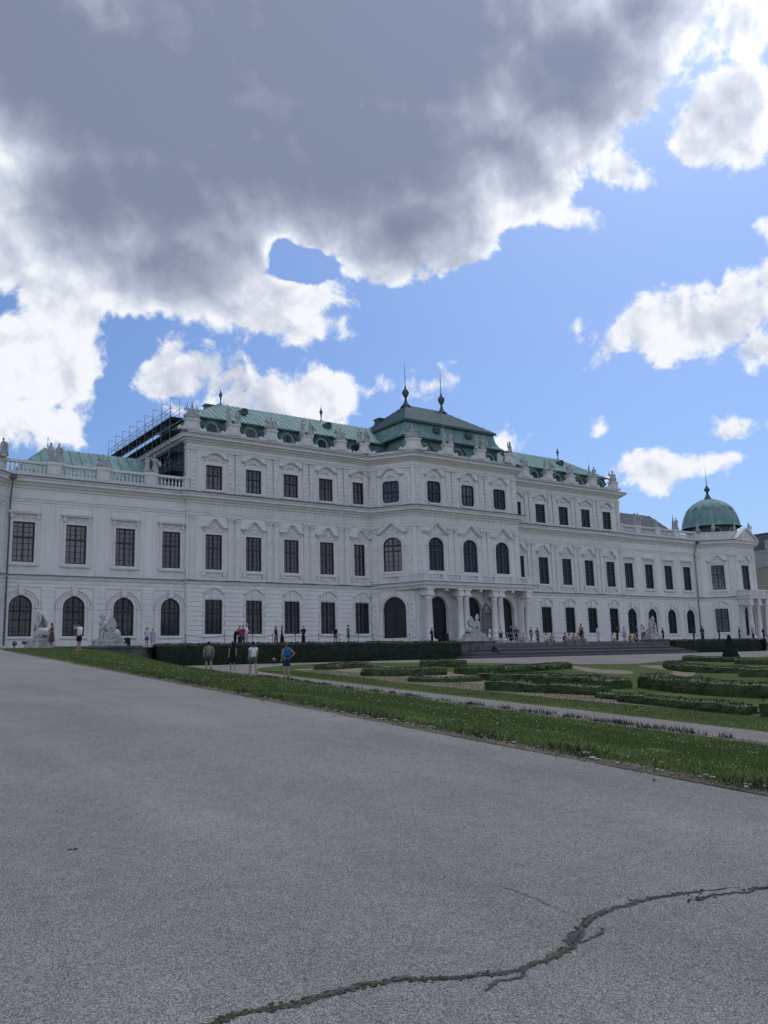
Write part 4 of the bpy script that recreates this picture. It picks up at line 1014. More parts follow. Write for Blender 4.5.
BLK=(.012,.012,.015); NAVY=(.02,.028,.06); WHT=(.70,.70,.68); DK=(.02,.013,.01); BR=(.07,.04,.022); GRY=(.22,.22,.22); BLD=(.30,.20,.10)
T0=lambda y:Tz(y)+.004
def away(d=0): return PI+math.radians(d)
# the four walkers on the lower gravel walk
person(22.35,50.0,Gz(50),1.74,away(-12),'stroll',(.21,.205,.175),'shorts',(.05,.095,.115),DK,'broad person in olive grey T-shirt and teal shorts walking away by the hedge',fat=1.28)
person(23.1,48.2,Gz(48.2),1.76,away(-5),'stroll',BLK,'skirt',BLK,DK,'slim person in short black dress walking away between grey and white T-shirts',female=True,sleeve=.25,long=True,fat=.95)
person(22.4,44.1,Gz(44.1),1.78,away(-8),'walk',WHT,'shorts',(.085,.105,.075),DK,'person in white T-shirt and olive shorts with a black cross-body bag',fat=1.12,sleeve=.6)
person(21.85,39.3,Gz(39.3),1.82,away(-10),'hips',(.27,.27,.26),'shorts',(.02,.045,.12),(.16,.12,.09),'person in grey tank top and blue shorts wearing a bright blue backpack',sleeve=.02)
def bag_on(x,y,z,rz,h,w,d,m,label,name='backpack',tilt=0):
    b=MB(); b.ball((0,0,h/2),w/2,d/2,h/2,14,10); b.v=[(max(-w*.44,min(w*.44,p[0]*1.25)),max(-d*.46,min(d*.46,p[1]*1.2)),max(0.02,min(h*.97,(p[2]-h/2)*1.15+h/2))) for p in b.v]
    t=thing(name,(x,y,z),label,'backpack' if name=='backpack' else 'bag'); t.rotation_euler=(0,tilt,rz); WLOC.pop(t.name,None)
    build(b,'bag',m,t,fix=False)
    p=MB(); p.ball((0,-d*.42,h*.33),w*.36,d*.22,h*.24,10,7); build(p,'pocket',m,t,fix=False)
    for s in(-1,1):
        st=MB(); st.tube([(s*w*.3,d*.45,h*.98),(s*w*.36,d*.9,h*1.02),(s*w*.42,d*1.35,h*.8),(s*w*.45,d*1.2,h*.35),(s*w*.4,d*.45,h*.1)],.018,6); build(st,'strap',m,t,fix=False)
    return t
dx,dy=math.sin(away(-10)),-math.cos(away(-10))
bag_on(21.85-dx*.20,39.3-dy*.20,Gz(39.3)+1.02,math.radians(-10),.52,.36,.22,mat('blue nylon',(.012,.10,.36),.6,.3,var=.25,scale=8),'bright blue backpack worn by the walker in a grey tank top')
b=MB(); b.ball((0,-.01,0),.09,.06,.17,10,7); b.tube([(-.17,.02,.32),(-.02,-.05,.10),(.14,.0,-.18)],.022,6); b.tube([(.17,.02,.30),(.06,-.05,.05)],.02,6)
tb=thing('cross_body_bag',(22.37,43.93,Gz(44.1)+1.18),'black cross-body bag hanging on the white T-shirt of a walker','bag'); build(b,'bag',cloth(BLK),tb,fix=False); WLOC.pop(tb.name,None)
# visitors on the terrace
P=[
 (14.86,57.3,1.60,-1.35,'phone',(.10,.07,.05),'dress',(.10,.07,.05),DK,'person in short brown dress looking at a phone beside the sphinx seen from behind',dict(female=True,long=True,sleeve=.3)),
 (15.75,54.4,1.72,away(35),'photo',WHT,'shorts',BLK,DK,'person in white shirt and black shorts raising a camera between the left sphinxes',dict()),
 (28.35,77.0,1.70,away(15),'arms',(.62,.63,.66),'shorts',(.10,.12,.20),DK,'person in white shirt and blue shorts standing by the arched windows',dict()),
 (28.95,77.1,1.62,away(-20),'stand',(.36,.40,.50),'dress',(.36,.40,.50),BLD,'person in pale blue dress and sun hat beside a white shirt',dict(female=True,hat=(.55,.5,.4))),
 (31.85,66,1.52,.6,'stoop',BLK,'trousers',BLK,DK,'stooping person in black at the left of the group by the second plain window',dict(sleeve=1.6)),
 (32.36,66.2,1.68,.2,'stand',(.42,.035,.06),'trousers',(.03,.06,.13),BR,'person in crimson top and blue trousers in the terrace group',dict(female=True,sleeve=.7)),
 (32.85,66.6,1.70,-.4,'stand',(.13,.06,.10),'trousers',(.05,.045,.06),DK,'person in purple top half hidden behind a white shirt',dict(sleeve=.9)),
 (32.62,65.4,1.84,1.0,'arms',(.62,.64,.70),'trousers',(.40,.32,.22),(.30,.27,.23),'tall person in white shirt and khaki trousers at the right of the terrace group',dict(sleeve=1.7)),
 (36.77,68,1.66,.5,'stroll',BLK,'trousers',(.17,.13,.08),DK,'person in black top and khaki trousers with long dark hair above the hedge',dict(female=True,long=True)),
 (37.5,68.2,1.66,1.2,'stroll',BLK,'longskirt',BLK,DK,'person in long flowing black dress before the third plain window',dict(female=True,long=True)),
 (38.99,67,1.72,-1.2,'arms',(.014,.016,.03),'trousers',(.014,.016,.03),GRY,'person in dark suit with a pale collar standing alone above the hedge',dict(sleeve=1.9)),
 (42.98,68,1.70,-.3,'stand',BLK,'shorts',(.12,.12,.12),DK,'person in black T-shirt and grey shorts left of the fifth plain window',dict()),
 (43.1,66,1.78,.7,'arms',(.16,.05,.04),'shorts',(.02,.06,.15),BR,'person in rust red top and blue shorts before the fifth plain window',dict(sleeve=.6)),
 (57.6,72.0,1.65,.4,'stand',(.03,.035,.05),'trousers',BLK,DK,'person in dark clothes at the foot of the leftmost column',dict(sleeve=1.8)),
 (60.4,66,1.66,.2,'arms',(.62,.60,.56),'dress',(.62,.60,.56),BR,'person in white summer dress between the central sphinx and the railing',dict(female=True,long=True)),
 (63.4,67.6,1.62,-.5,'stand',(.52,.50,.48),'skirt',(.05,.04,.05),DK,'person in white blouse and dark skirt behind the terrace railing',dict(female=True)),
 (64.5,67.2,1.74,.9,'arms',NAVY,'trousers',BLK,GRY,'person in navy jacket with a white scarf behind the railing',dict(sleeve=1.8)),
 (65.6,67.5,1.72,-.8,'stand',(.10,.09,.10),'trousers',(.07,.06,.07),DK,'person in charcoal clothes beside a navy jacket at the railing',dict(sleeve=1.6)),
 (69.3,69,1.66,1.4,'stroll',(.16,.11,.09),'trousers',(.10,.07,.06),DK,'person in brown clothes walking behind the right end of the railing',dict(sleeve=1.4)),
 (70.3,69,1.60,.0,'stand',(.09,.05,.045),'trousers',(.06,.04,.04),DK,'short person in maroon behind the right end of the railing',dict(sleeve=1.2)),
 (76.91,66,1.78,.3,'stand',(.56,.55,.52),'trousers',(.50,.48,.44),DK,'person all in cream standing alone between the two right plain windows',dict(sleeve=1.6)),
 (68.75,61.2,1.88,-.4,'stroll',(.26,.13,.11),'skirt',BLK,BR,'person with long brown hair and black skirt stepping off the garden steps',dict(female=True,long=True,sleeve=.05)),
 (76.9,63.3,1.62,.2,'stand',BLK,'trousers',BLK,DK,'person in black standing behind a seated white shirt at the steps',dict(sleeve=1.8)),
 (79.6,64.5,1.60,-.2,'stand',(.48,.48,.50),'skirt',(.30,.30,.33),DK,'slim person in pale grey near the first arched window right of the steps',dict(female=True)),
 (79.9,63,1.80,.5,'arms',NAVY,'trousers',(.015,.02,.035),DK,'tall person in dark navy among the visitors left of the right sphinx',dict(sleeve=1.7)),
 (81.1,63.2,1.84,.2,'photo',(.62,.63,.66),'trousers',(.16,.17,.22),DK,'tall person in white top raising hands left of the right sphinx',dict()),
 (82.3,63.8,1.66,-.6,'stand',(.60,.6,.6),'longskirt',(.20,.03,.035),DK,'person in white blouse and long dark red skirt beside the right sphinx',dict(female=True)),
 (84.6,63,1.50,.2,'stand',(.03,.022,.022),'trousers',BLK,DK,'person in black half hidden at the right side of the right sphinx',dict(sleeve=1.6)),
 (95.2,66.3,1.62,.3,'arms',(.02,.022,.03),'trousers',BLK,DK,'person in black left of a tall one at the wing corner above the right hedge',dict(sleeve=1.8)),
 (93.7,64,1.74,-.3,'stand',(.03,.035,.05),'trousers',NAVY,DK,'tall person in dark navy at the foot of the rain pipe',dict(sleeve=1.8)),
 (100.5,66.2,1.62,.4,'arms',(.03,.03,.035),'trousers',(.06,.05,.05),BR,'person in dark jacket below the large pavilion window',dict(sleeve=1.8)),
 (105.2,66.3,1.62,.8,'phone',(.035,.03,.035),'trousers',BLK,DK,'person in dark clothes left of the pavilion porch',dict(sleeve=1.6)),
 (108.3,66.2,1.58,.2,'stand',(.40,.40,.42),'trousers',BLK,DK,'person in light grey top before the pavilion porch columns',dict()),
 (109.2,66.8,1.64,-.5,'arms',(.13,.13,.15),'shorts',BLK,DK,'person in dark grey T-shirt before the pavilion porch columns',dict()),
 (112.9,67.5,1.66,.1,'stand',BLK,'trousers',BLK,DK,'person in black under the right columns of the pavilion porch',dict(sleeve=1.6)),
]
for x,y,h,rz,kind,top,bot,bc,hair,label,kw in P: person(x,y,T0(y) if y>57 else Hz(x,y),h,rz,kind,top,bot,bc,hair,label,**kw)
person(96.0,57.0,Gz(57),1.84,.3,'stroll',(.42,.42,.44),'shorts',(.12,.12,.13),DK,'person in grey T-shirt standing on the forecourt before the right hedge')
# people sitting on the top of the steps, feet two steps below
ST=2.0+.15*8+.15
SIT=[(62.4,WHT,'shorts',(.32,.30,.28),'person in white sitting at the left of a pair on the top step',.3),
 (63.25,(.30,.24,.20),'trousers',(.30,.26,.22),'person with bare arms sitting at the right of a pair on the top step',-.3),
 (65.1,(.03,.03,.035),'shorts',(.30,.28,.26),'person in black sitting at the left end of the seated row',.2),
 (65.75,(.58,.56,.54),'shorts',(.45,.42,.38),'person in white top sitting second in the row on the steps',-.1),
 (66.4,(.34,.26,.22),'skirt',(.36,.30,.25),'person in beige sitting in the middle of the row on the steps',.1),
 (67.05,(.45,.40,.36),'shorts',(.22,.18,.16),'person in pale top and brown shorts sitting fourth in the row on the steps',-.2),
 (67.7,(.10,.05,.05),'shorts',(.28,.22,.20),'person in maroon sitting at the right end of the row on the steps',.2),
 (72.3,(.66,.65,.63),'shorts',(.55,.53,.5),'person all in white sitting alone on the top step right of the row',.1),
 (75.2,(.40,.10,.06),'skirt',(.42,.24,.10),'person in red and orange sitting on the step left of the right sphinx',-.2),
 (75.95,(.30,.20,.08),'skirt',(.10,.04,.05),'person in ochre and dark red sitting beside a red top on the step',.3)]
for i,(x,top,bot,bc,label,rz) in enumerate(SIT): person(x,60.22,ST,1.72,rz,'sit',top,bot,bc,DK if i%3 else BR,label,tone=i%2,female=bot=='skirt',long=bot=='skirt')
person(53.6,58.15,2.0+.15*3,1.74,.8,'sit',(.02,.035,.05),'trousers',(.05,.06,.08),DK,'person in dark blue sitting alone low on the left of the garden steps',sleeve=1.8)
# ------------------------------------------------------------------ sphinxes
def sphinx_meshes():
    b=MB()
    V=[(0,.55,.42),(0,.20,.60),(0,-.10,.72),(0,-.30,.98),(0,-.36,1.28),(0,-.38,1.40),
       (.22,.55,.42),(.32,.34,.24),(.32,.08,.12),(.30,-.12,.08),(-.22,.55,.42),(-.32,.34,.24),(-.32,.08,.12),(-.30,-.12,.08),
       (.19,-.36,1.06),(.20,-.48,.70),(.20,-.47,.28),(.20,-.50,.07),(.20,-.68,.06),(-.19,-.36,1.06),(-.20,-.48,.70),(-.20,-.47,.28),(-.20,-.50,.07),(-.20,-.68,.06),
       (.22,.78,.16),(.34,.62,.10),(.38,.30,.08)]
    E=[(0,1),(1,2),(2,3),(3,4),(4,5),(0,6),(6,7),(7,8),(8,9),(0,10),(10,11),(11,12),(12,13),(3,14),(14,15),(15,16),(16,17),(17,18),(3,19),(19,20),(20,21),(21,22),(22,23),(0,24),(24,25),(25,26)]
    R=[.38,.34,.33,.32,.14,.10,.32,.26,.14,.10,.30,.26,.14,.10,.13,.11,.09,.10,.08,.13,.11,.09,.10,.08,.07,.06,.05]
    add_skin(b,V,E,R,2)
    b.box(-.24,.24,-.36,.30,0,.52)
    hc=Vector((0,-.42,1.56)); b.ball(hc,.125,.15,.18,14,10); b.ball(hc+Vector((0,-.07,-.07)),.085,.08,.10,9,7); b.ball(hc+Vector((0,-.155,-.02)),.022,.035,.045,7,5)
    for s in(-1,1): b.ball((s*.12,-.50,1.06),.11,.11,.12,9,7)
    h=MB(); h.ball(hc+Vector((0,.045,.05)),.155,.15,.17,12,9,jit=.5); h.ball(hc+Vector((0,.14,-.12)),.12,.09,.20,10,7,jit=.5); h.ball(hc+Vector((0,.02,.21)),.08,.08,.07,9,6,jit=.5)
    for s in(-1,1): h.ball(hc+Vector((s*.12,.02,-.14)),.05,.06,.15,8,6,jit=.4)
    w=MB()
    for j in range(5):
        o=[(-.16+.05*j,.86),(-.08+.06*j,1.12),(.04+.065*j,1.42-.05*j),(.20+.06*j,1.70-.13*j),(.27+.06*j,1.62-.13*j),(.26+.06*j,1.32-.10*j),(.16+.055*j,1.0-.06*j),(.0+.05*j,.78-.02*j)]
        w.grid([[(.035*j,y,z) for y,z in o],[(.05+.035*j,y*.98,z*.99) for y,z in o]],True,True)
    w2=MB(); w2.v=[(x,y,z) for x,y,z in w.v]; w2.f=w.f; w2.mi=w.mi; w2.sm=w.sm
    w.xform(Matrix.Translation((.20,0,0))@Matrix.Rotation(-.12,4,'Y')); w2.v=[(-x,y,z) for x,y,z in w.v]
    p=MB(); p.box(-.60,.60,-1.10,1.10,-.62,-.30); p.box(-.50,.50,-.95,.95,-.30,-.14); p.box(-.68,.68,-1.18,1.18,-.66,-.52); p.box(-.54,.54,-.99,.99,-.16,-.05); p.box(-.46,.46,-.9,.9,-.05,.04)
    return [m.mesh(n,M['whitestone'],False) for n,m in (('body',b),('hair',h),('wing',w),('wing',w2),('pedestal',p))],
SM=sphinx_meshes()[0]
def sphinx(x,y,z,rz,label):
    t=thing('sphinx_statue',(x,y,z),label,'statue','stone sphinxes along the palace terrace'); t.rotation_euler=(0,0,rz); WLOC.pop(t.name,None)
    for m in SM: link(m.name.split('.')[0],m,t,(0,0,.66))
sphinx(14.55,58.9,3.26,PI+.1,'pale winged sphinx seen from behind beside a brown dress, leftmost of all')
sphinx(18.75,58.2,3.15,-PI/2-.05,'pale winged sphinx in profile facing left on a low plinth before the arched window')
sphinx(53.25,60.35,3.52,PI/2-.35,'pale winged sphinx facing right at the left end of the garden steps')
sphinx(79.25,60.35,3.52,-.55,'pale winged sphinx facing forward at the right end of the garden steps')
# ------------------------------------------------------------------ roof statues (three figures and a trophy, shared meshes)
def statue_mesh(v):
    b=MB(); J=pose('stand')
    if v==0: J.update(elr=Vector((-.36,-.05,1.30)),wrr=Vector((-.42,-.20,1.62)))
    if v==1: J.update(ell=Vector((.34,-.10,1.20)),wrl=Vector((.14,-.26,1.34)),che=Vector((.03,.0,1.29)))
    if v==2: J.update(ell=Vector((.38,.02,1.22)),wrl=Vector((.46,-.12,1.00)),elr=Vector((-.30,-.12,1.16)),wrr=Vector((-.08,-.26,1.10)),hed=Vector((-.04,-.05,1.54)))
    n=['pel','wai','che','nek','hed','shl','shr','ell','elr','wrl','wrr']; ix={k:i for i,k in enumerate(n)}
    V=[J[k] for k in n]+[Vector((.05,0,.5)),Vector((.08,-.04,.08)),Vector((-.10,.03,.5)),Vector((-.12,.03,.08))]
    E=[(ix[a],ix[c]) for a,c in (('pel','wai'),('wai','che'),('che','nek'),('nek','hed'),('che','shl'),('che','shr'),('shl','ell'),('shr','elr'),('ell','wrl'),('elr','wrr'))]+[(0,11),(11,12),(0,13),(13,14)]
    add_skin(b,V,E,[(.17,.14),.14,(.18,.13),.07,.06,.085,.085,.06,.06,.045,.045,.15,.13,.15,.13],1)
    hc=J['hed']+Vector((0,-.01,.10)); b.ball(hc,.095,.115,.135,10,8); b.ball(hc+Vector((0,.03,.07)),.10,.11,.09,9,6,jit=.6)
    b.smooth=True; rows=[]                                    # drapery
    for j in range(9):
        u=j/8; z=1.18-1.14*u; w=.17+.15*u+.05*math.sin(u*7+v)
        rows.append([(w*(1+.16*math.sin(k*PI*2*5/22+u*3+v))*math.cos(2*PI*k/22)+.04*u*(-1)**v,.8*w*(1+.16*math.sin(k*PI*2*5/22+u*3+v))*math.sin(2*PI*k/22),z) for k in range(22)])
    b.grid(rows,True); b.tube([(.2,.05,1.42),(.30,.14,1.1),(.26,.2,.6),(.30,.16,.1)],.10,7,.16)
    if v==0: b.tube([(-.42,-.2,1.2),(-.42,-.2,2.0)],.025,6); b.ball((-.42,-.2,2.05),.06,.06,.09,7,5)
    if v==2: b.ball((.46,-.14,.86),.2,.07,.26,10,7)
    b.box(-.30,.30,-.26,.26,-.06,.05)
    return b.mesh('statue',M['stone'],False)
def trophy_mesh():
    b=MB(); b.box(-.6,.6,-.3,.3,-.06,.12)
    b.lathe(0,0,[(.30,.1),(.40,.35),(.30,.62),(.36,.95),(.42,1.15),(.20,1.32),(.12,1.4)],14,1,.7)
    b.ball((0,-.02,1.56),.16,.18,.2,10,8); b.ball((0,.04,1.78),.06,.2,.14,8,6,jit=.4); b.tube([(0,0,1.8),(0,0,2.15)],.035,6); b.box(-.14,.14,-.03,.03,1.96,2.03)
    for s in(-1,1):
        for k,(x,z) in enumerate(((.75,1.55),(.95,1.2),(.6,1.85))): b.tube([(s*.1,.12,.3),(s*x,.08,z)],.03,6); b.ball((s*x,.08,z),.05,.05,.15,6,5)
        b.ball((s*.52,-.1,.48),.34,.10,.40,12,8); b.ball((s*.78,.0,.28),.26,.2,.24,9,6,jit=.5)
        b.tube([(s*.3,.15,1.1),(s*.7,.1,1.35),(s*.85,.05,1.0)],.07,7,.12)
    return b.mesh('trophy',M['stone'],False)
STM=[statue_mesh(v) for v in range(3)]; TRM=trophy_mesh()
def statue(m,x,y,z,rz,label,s=1.0,group='figures along the palace roofline',name='roof_statue'):
    o=link(name,m,None,(x,y,z+.06*s),rz,(s,s,s)); tag(o,label,'statue',group); return o
ORD=['first','second','third','fourth','fifth','sixth','seventh','eighth']
# tall block: pedestals in PP
for x,y,rz,z in PP:
    left=x<UC; side='scaffold side' if left else 'dome side'
    r=abs(x-UC)
    if r>32: statue(TRM,x,y+.25,z,rz,'stone trophy of arms on the outer corner of the tall block, '+side,.85,name='roof_trophy')
    elif 7<r<8.5: statue(TRM,x,y+.25,z,rz,'large stone trophy of arms on the front corner of the central pavilion, '+side,.80,name='roof_trophy')
    elif r>7 and r<12.5:
        for k,d in enumerate((-.48,.48)): statue(STM[k+1],x+d,y+.3,z,rz+.3*(-1)**k,('left' if k==0 else 'right')+' stone figure of the pair where centre and side block meet, '+side,1.0)
    elif r<4:
        for k,d in enumerate((-.5,.5)): statue(STM[(k+(0 if left else 1))%3],x+d,y+.25,z,.3*(-1)**k,('left' if k==0 else 'right')+' stone figure between the upper middle and '+('left' if left else 'right')+' centre windows',.95)
    else:
        n=int(round((r-12.35-2.23)/4.456)); nm=ORD[n]
        if n%2==0: statue(TRM,x,y+.25,z,rz,f'stone trophy of arms on the {nm} roof pedestal out from the centre, {side}',.78,name='roof_trophy')
        else:
            for k,d in enumerate((-.5,.5)): statue(STM[(n+k)%3],x+d,y+.25,z,.3*(-1)**k,f'{"left" if k==0 else "right"} figure of the pair on the {nm} roof pedestal out from the centre, {side}',.95)
for sgn in (0,1):
    X=lambda x: x if sgn==0 else 2*UC-x
    w='left wing' if sgn==0 else 'right wing'
    for q,x in enumerate((20.3,29.4)):
        ref=('nearer the corner pavilion','nearer the tall block')[q]
        for k,d in enumerate((-.33,.40)): statue(STM[(k+q)%3],X(x)+d,79.75,20.76,.25*(-1)**k,f'{"left" if k==0 else "right"} figure of the pair on the {w} balustrade {ref}',1.0)
    statue(TRM,X(24.8),79.8,20.76,0,f'stone trophy on the middle pedestal of the {w} balustrade',.62,name='roof_trophy')
    X=PVX(sgn); statue(STM[0],X(122.6),76.3,20.66,.2,f'single figure on the parapet of the {"left" if sgn==0 else "domed right"} corner pavilion beside the gable',.75)
    statue(STM[2],X(126.6),76.3,20.66,-.2,f'single figure at the outer corner of the {"left" if sgn==0 else "domed right"} corner pavilion gable',.9)
    statue(STM[1],X(117.45),79.35,20.66,.5 if sgn==0 else -.5,f'single figure where the {w} meets its corner pavilion' ,.95)
    u=MB(); u.lathe(0,0,[(.2,0),(.15,.1),(.12,.2),(.34,.5),(.38,.7),(.25,.9),(.12,1.0),(.16,1.1),(.03,1.3)],12)
    o=build(u,'stone_vase',M['stone'],None,(X(119.3),77.85,20.62)); tag(o,f'stone vase on the parapet of the {"left" if sgn==0 else "domed right"} corner pavilion','vase')
# ------------------------------------------------------------------ scaffold on the west face of the tall block
SC=thing('scaffold',(32.3,90,19.3),'grey steel scaffold with dark decks and sheeting along the side roof of the tall block','scaffold')
sx0,sx1=31.75,32.75
for i,y in enumerate([80.9+2.42*k for k in range(9)]):
    p=MB()
    for x in (sx0,sx1): p.tube([(x,y,19.4),(x,y,29.1)],.026,6)
    p.tube([(sx0,y,29.1),(sx1,y,29.1)],.026,6); p.tube([(sx0,y,28.0),(sx1,y,28.0)],.02,6)
    for z in (21.4,23.4,25.5,26.9): p.tube([(sx0-.1,y,z),(sx1+.1,y,z)],.022,6)
    build(p,'frame',M['steel'],SC)
for z in (28.0,27.55,26.2,24.4,22.4):
    for x in (sx0,sx1):
        p=MB(); p.tube([(x,80.2,z),(x,100.9,z)],.026,6); build(p,'rail',M['steel'],SC)
for z,w in ((26.92,.06),(25.52,.05),(23.42,.05),(21.42,.05)):
    for k in range(8):
        p=MB(); y=80.3+2.42*k
        for q in range(3): p.box(sx0-.12+q*.42,sx0-.12+q*.42+.40,y+.02,y+2.40,z,z+w)
        build(p,'deck',M['deck'],SC)
for k in range(8):
    p=MB(); y=82.1+2.42*k
    for x in (sx0,sx1): p.tube([(x,y,19.4),(x,y,27.9)],.016,5)
    p.tube([(sx0,y-1.2,25.5),(sx0,y+1.2,26.9)],.016,5); p.tube([(sx0,y+1.2,26.9),(sx0,y-1.2,27.95)],.014,5)
    build(p,'brace',M['steel'],SC)
for k in range(4):
    p=MB(); y=80.9+4.84*k; p.tube([(sx0,y,19.6),(sx0,y+2.42,21.4)],.025,6); p.tube([(sx0,y+2.42,21.4),(sx0,y,23.4)],.025,6); p.tube([(sx0,y,23.4),(sx0,y+2.42,25.5)],.025,6); build(p,'brace',M['steel'],SC)
p=MB(); rows=[]
for j in range(12): rows.append([(32.95+.05*mnoise.noise((y_*.7,j*.6,1)),y_,19.4+j*(25.4-19.4)/11) for y_ in np.linspace(80.4,100.6,50)])
p.smooth=True; p.grid(rows); build(p,'sheeting',M['net'],SC)
for k in range(8):
    p=MB(); y=80.5+2.42*k; p.box(sx1+.02,sx1+.06,y,y+2.38,25.6,26.25); build(p,'toe_board',M['net'],SC)
# ------------------------------------------------------------------ leaves helper (numpy quads)
def leaf_mesh(name,C,size,m,normal_bias=None,base=None):
    n=len(C); a=rng.normal(size=(n,3))
    if normal_bias is not None: a=a+normal_bias*.55
    a/=np.linalg.norm(a,axis=1,keepdims=True); t=rng.normal(size=(n,3)); u=np.cross(a,t); u/=np.linalg.norm(u,axis=1,keepdims=True); w=np.cross(a,u)
    s=(size*rng.uniform(.6,1.3,n))[:,None]
    V=np.stack([C-u*s,C+w*s*.55,C+u*s,C-w*s*.55],1).reshape(-1,3); F=np.arange(n*4).reshape(-1,4)
    nb=0; bv=[]; bf=[]
    if base: bv=base.v; bf=base.f; nb=len(bv)
    me=bpy.data.meshes.new(name); me.from_pydata([*map(tuple,bv),*map(tuple,V)],[],[*bf,*map(list,(F+nb))]); me.materials.append(m); me.update(); return me
def hedge(pts,w,h,label,m='hedge',zf=Gz,leaf=.042,dens=260,cat='hedge',group='low clipped box hedges of the parterre',wob=.13,irr=.24):
    P=[]; pts=[Vector(p) for p in pts]
    for a,b in zip(pts,pts[1:]):
        n=max(2,int((b-a).length/.35)); P+=[a.lerp(b,i/n) for i in range(n)]
    P.append(pts[-1]); n=len(P)
    if n>6:
        for _ in range(3): P=[P[0]]+[(P[i-1]+P[i]*2+P[i+1])/4 for i in range(1,n-1)]+[P[-1]]
    base=MB(); rows=[]; C=[]; N=[]
    prof=[(-.5,0),(-.52,.45),(-.48,.9),(-.36,1.0),(0,1.0),(.36,1.0),(.48,.9),(.52,.45),(.5,0)]
    for i,p in enumerate(P):
        d=(P[min(i+1,n-1)]-P[max(i-1,0)]).normalized(); nr=Vector((-d.y,d.x)); z=zf(p.y)
        hh=h*(1+irr*mnoise.noise((p.x*.8,p.y*.8,1))+.5*irr*mnoise.noise((p.x*2.6,p.y*2.6,2))); row=[]
        for q,zz in prof:
            o=wob*mnoise.noise((p.x*2.1+q*3,p.y*2.1,zz*2+5)); c=p+nr*(w*q*(1+o*2)); row.append((c.x,c.y,z+hh*zz*(.97 if i in(0,n-1) else 1)-.02))
        rows.append(row)
    base.grid(rows,caps=True)
    R=np.array(rows)
    for i in range(n-1):
        for j in range(len(prof)-1):
            a,b,c,d=R[i,j],R[i+1,j],R[i+1,j+1],R[i,j+1]; ar=.5*np.linalg.norm(np.cross(c-a,d-b)); k=rng.poisson(ar*dens)
            if k==0: continue
            uu=rng.random((k,1)); vv=rng.random((k,1)); q=a*(1-uu)*(1-vv)+b*uu*(1-vv)+c*uu*vv+d*(1-uu)*vv
            nn=np.cross(b-a,d-a); nn=nn/(np.linalg.norm(nn)+1e-9)
            C.append(q+nn*rng.uniform(-.005,.05,(k,1))+rng.normal(0,.018,(k,3))); N.append(np.repeat(nn[None],k,0))
    for e,sg in((0,-1),(n-1,1)):
        a=R[e]; k=int(w*h*dens); lo=rng.random((k,1)); t=rng.random((k,1)); q=(a[0]*(1-lo)+a[-1]*lo)*(1-t)+(a[3]*(1-lo)+a[5]*lo)*t
        C.append(q+rng.normal(0,.03,(k,3))); N.append(np.zeros((k,3)))
    C=np.concatenate(C); N=np.concatenate(N)
    o=link('clipped_hedge',leaf_mesh('clipped_hedge',C,leaf,M[m],N,base)); return tag(o,label,cat,group)
def back(pts,w):    # measured along the near foot: move half a width away from the walk
    out=[]
    for x,y in pts: r=math.hypot(x,y); out.append((x+x/r*w/2,y+y/r*w/2))
    return out
TH=dict(m='hedgedark',leaf=.07,dens=80,group='tall clipped hedges in front of the terrace wall',wob=.05,irr=.05)
hedge([(22.6,59.8),(50.8,59.8)],.95,1.50,'tall dark clipped hedge in front of the terrace, left of the steps',zf=lambda y:2.05,**TH)
hedge([(81.8,59.8),(98.4,59.8)],.95,1.40,'tall dark clipped hedge right of the steps, behind the cone shaped bush',zf=lambda y:2.05,**TH)
hedge([(99.8,59.8),(135,59.8)],.95,1.40,'tall dark clipped hedge farthest right, beyond the person on the forecourt',zf=lambda y:2.05,**TH)
HD=[([(27.7,45.6),(32.3,47.5)],1.1,.32,'short straight low hedge on beige gravel nearest the tall dark hedge'),
 ([(26.05,38.3),(26.9,37.0),(29.8,36.6)],1.3,.42,'low hedge end on beige gravel right of the blue backpack walker'),
 ([(35.2,45.3),(37.5,43.4)],1.3,.45,'short low hedge standing farthest back in the left parterre'),
 ([(30.9,36.2),(33.5,36.2),(37,37.0),(40.8,38.0)],1.3,.36,'long low hedge running below the garden steps in the left parterre'),
 ([(24.8,32.7),(25.6,31.1),(27.3,30.8)],.7,.22,'smallest ragged low hedge curving on beige gravel'),
 ([(28.2,31.4),(29.0,29.0),(28.9,26.2),(28.3,23.3)],1.15,.38,'thick bending low hedge in the middle of the left parterre'),
 ([(23.7,26.0),(24.2,24.1),(24.8,22.6),(24.9,21.3)],.9,.36,'rounded low hedge at the near edge of beige gravel'),
 ([(24.1,20.7),(24.0,19.8)],.6,.24,'tiny low hedge stub between two longer hedges'),
 ([(23.4,19.2),(22.9,16.9),(22.65,15.4),(22.6,14.1)],.55,.29,'long thin low hedge beside the grass strip and gravel walk'),
 ([(22.6,13.5),(22.3,11.6)],1.0,.45,'dark low hedge block nearest the camera at the picture edge'),
 ([(30.0,23.1),(28.6,20.4),(28.3,18.7),(28.9,16.6),(29.6,14.2)],1.2,.52,'broad curving low hedge on lawn at the right of the parterre'),
 ([(47.5,34.8),(44.6,32.2),(42.9,30.0),(44.2,27.6)],1.2,.42,'hooked low hedge in front of the cone shaped bush'),
 ([(40.8,25.9),(41.8,23.8)],1.3,.5,'short thick low hedge right of the hooked hedge'),
 ([(56,35.8),(57.2,32.8)],1.1,.38,'low hedge right of the foot of the cone shaped bush'),
 ([(58.8,41.9),(59.4,37.6)],1.1,.38,'low hedge farthest back, left of the foot of the cone shaped bush')]
for pts,w,h,label in HD: hedge(back(pts,w),w,h,label)
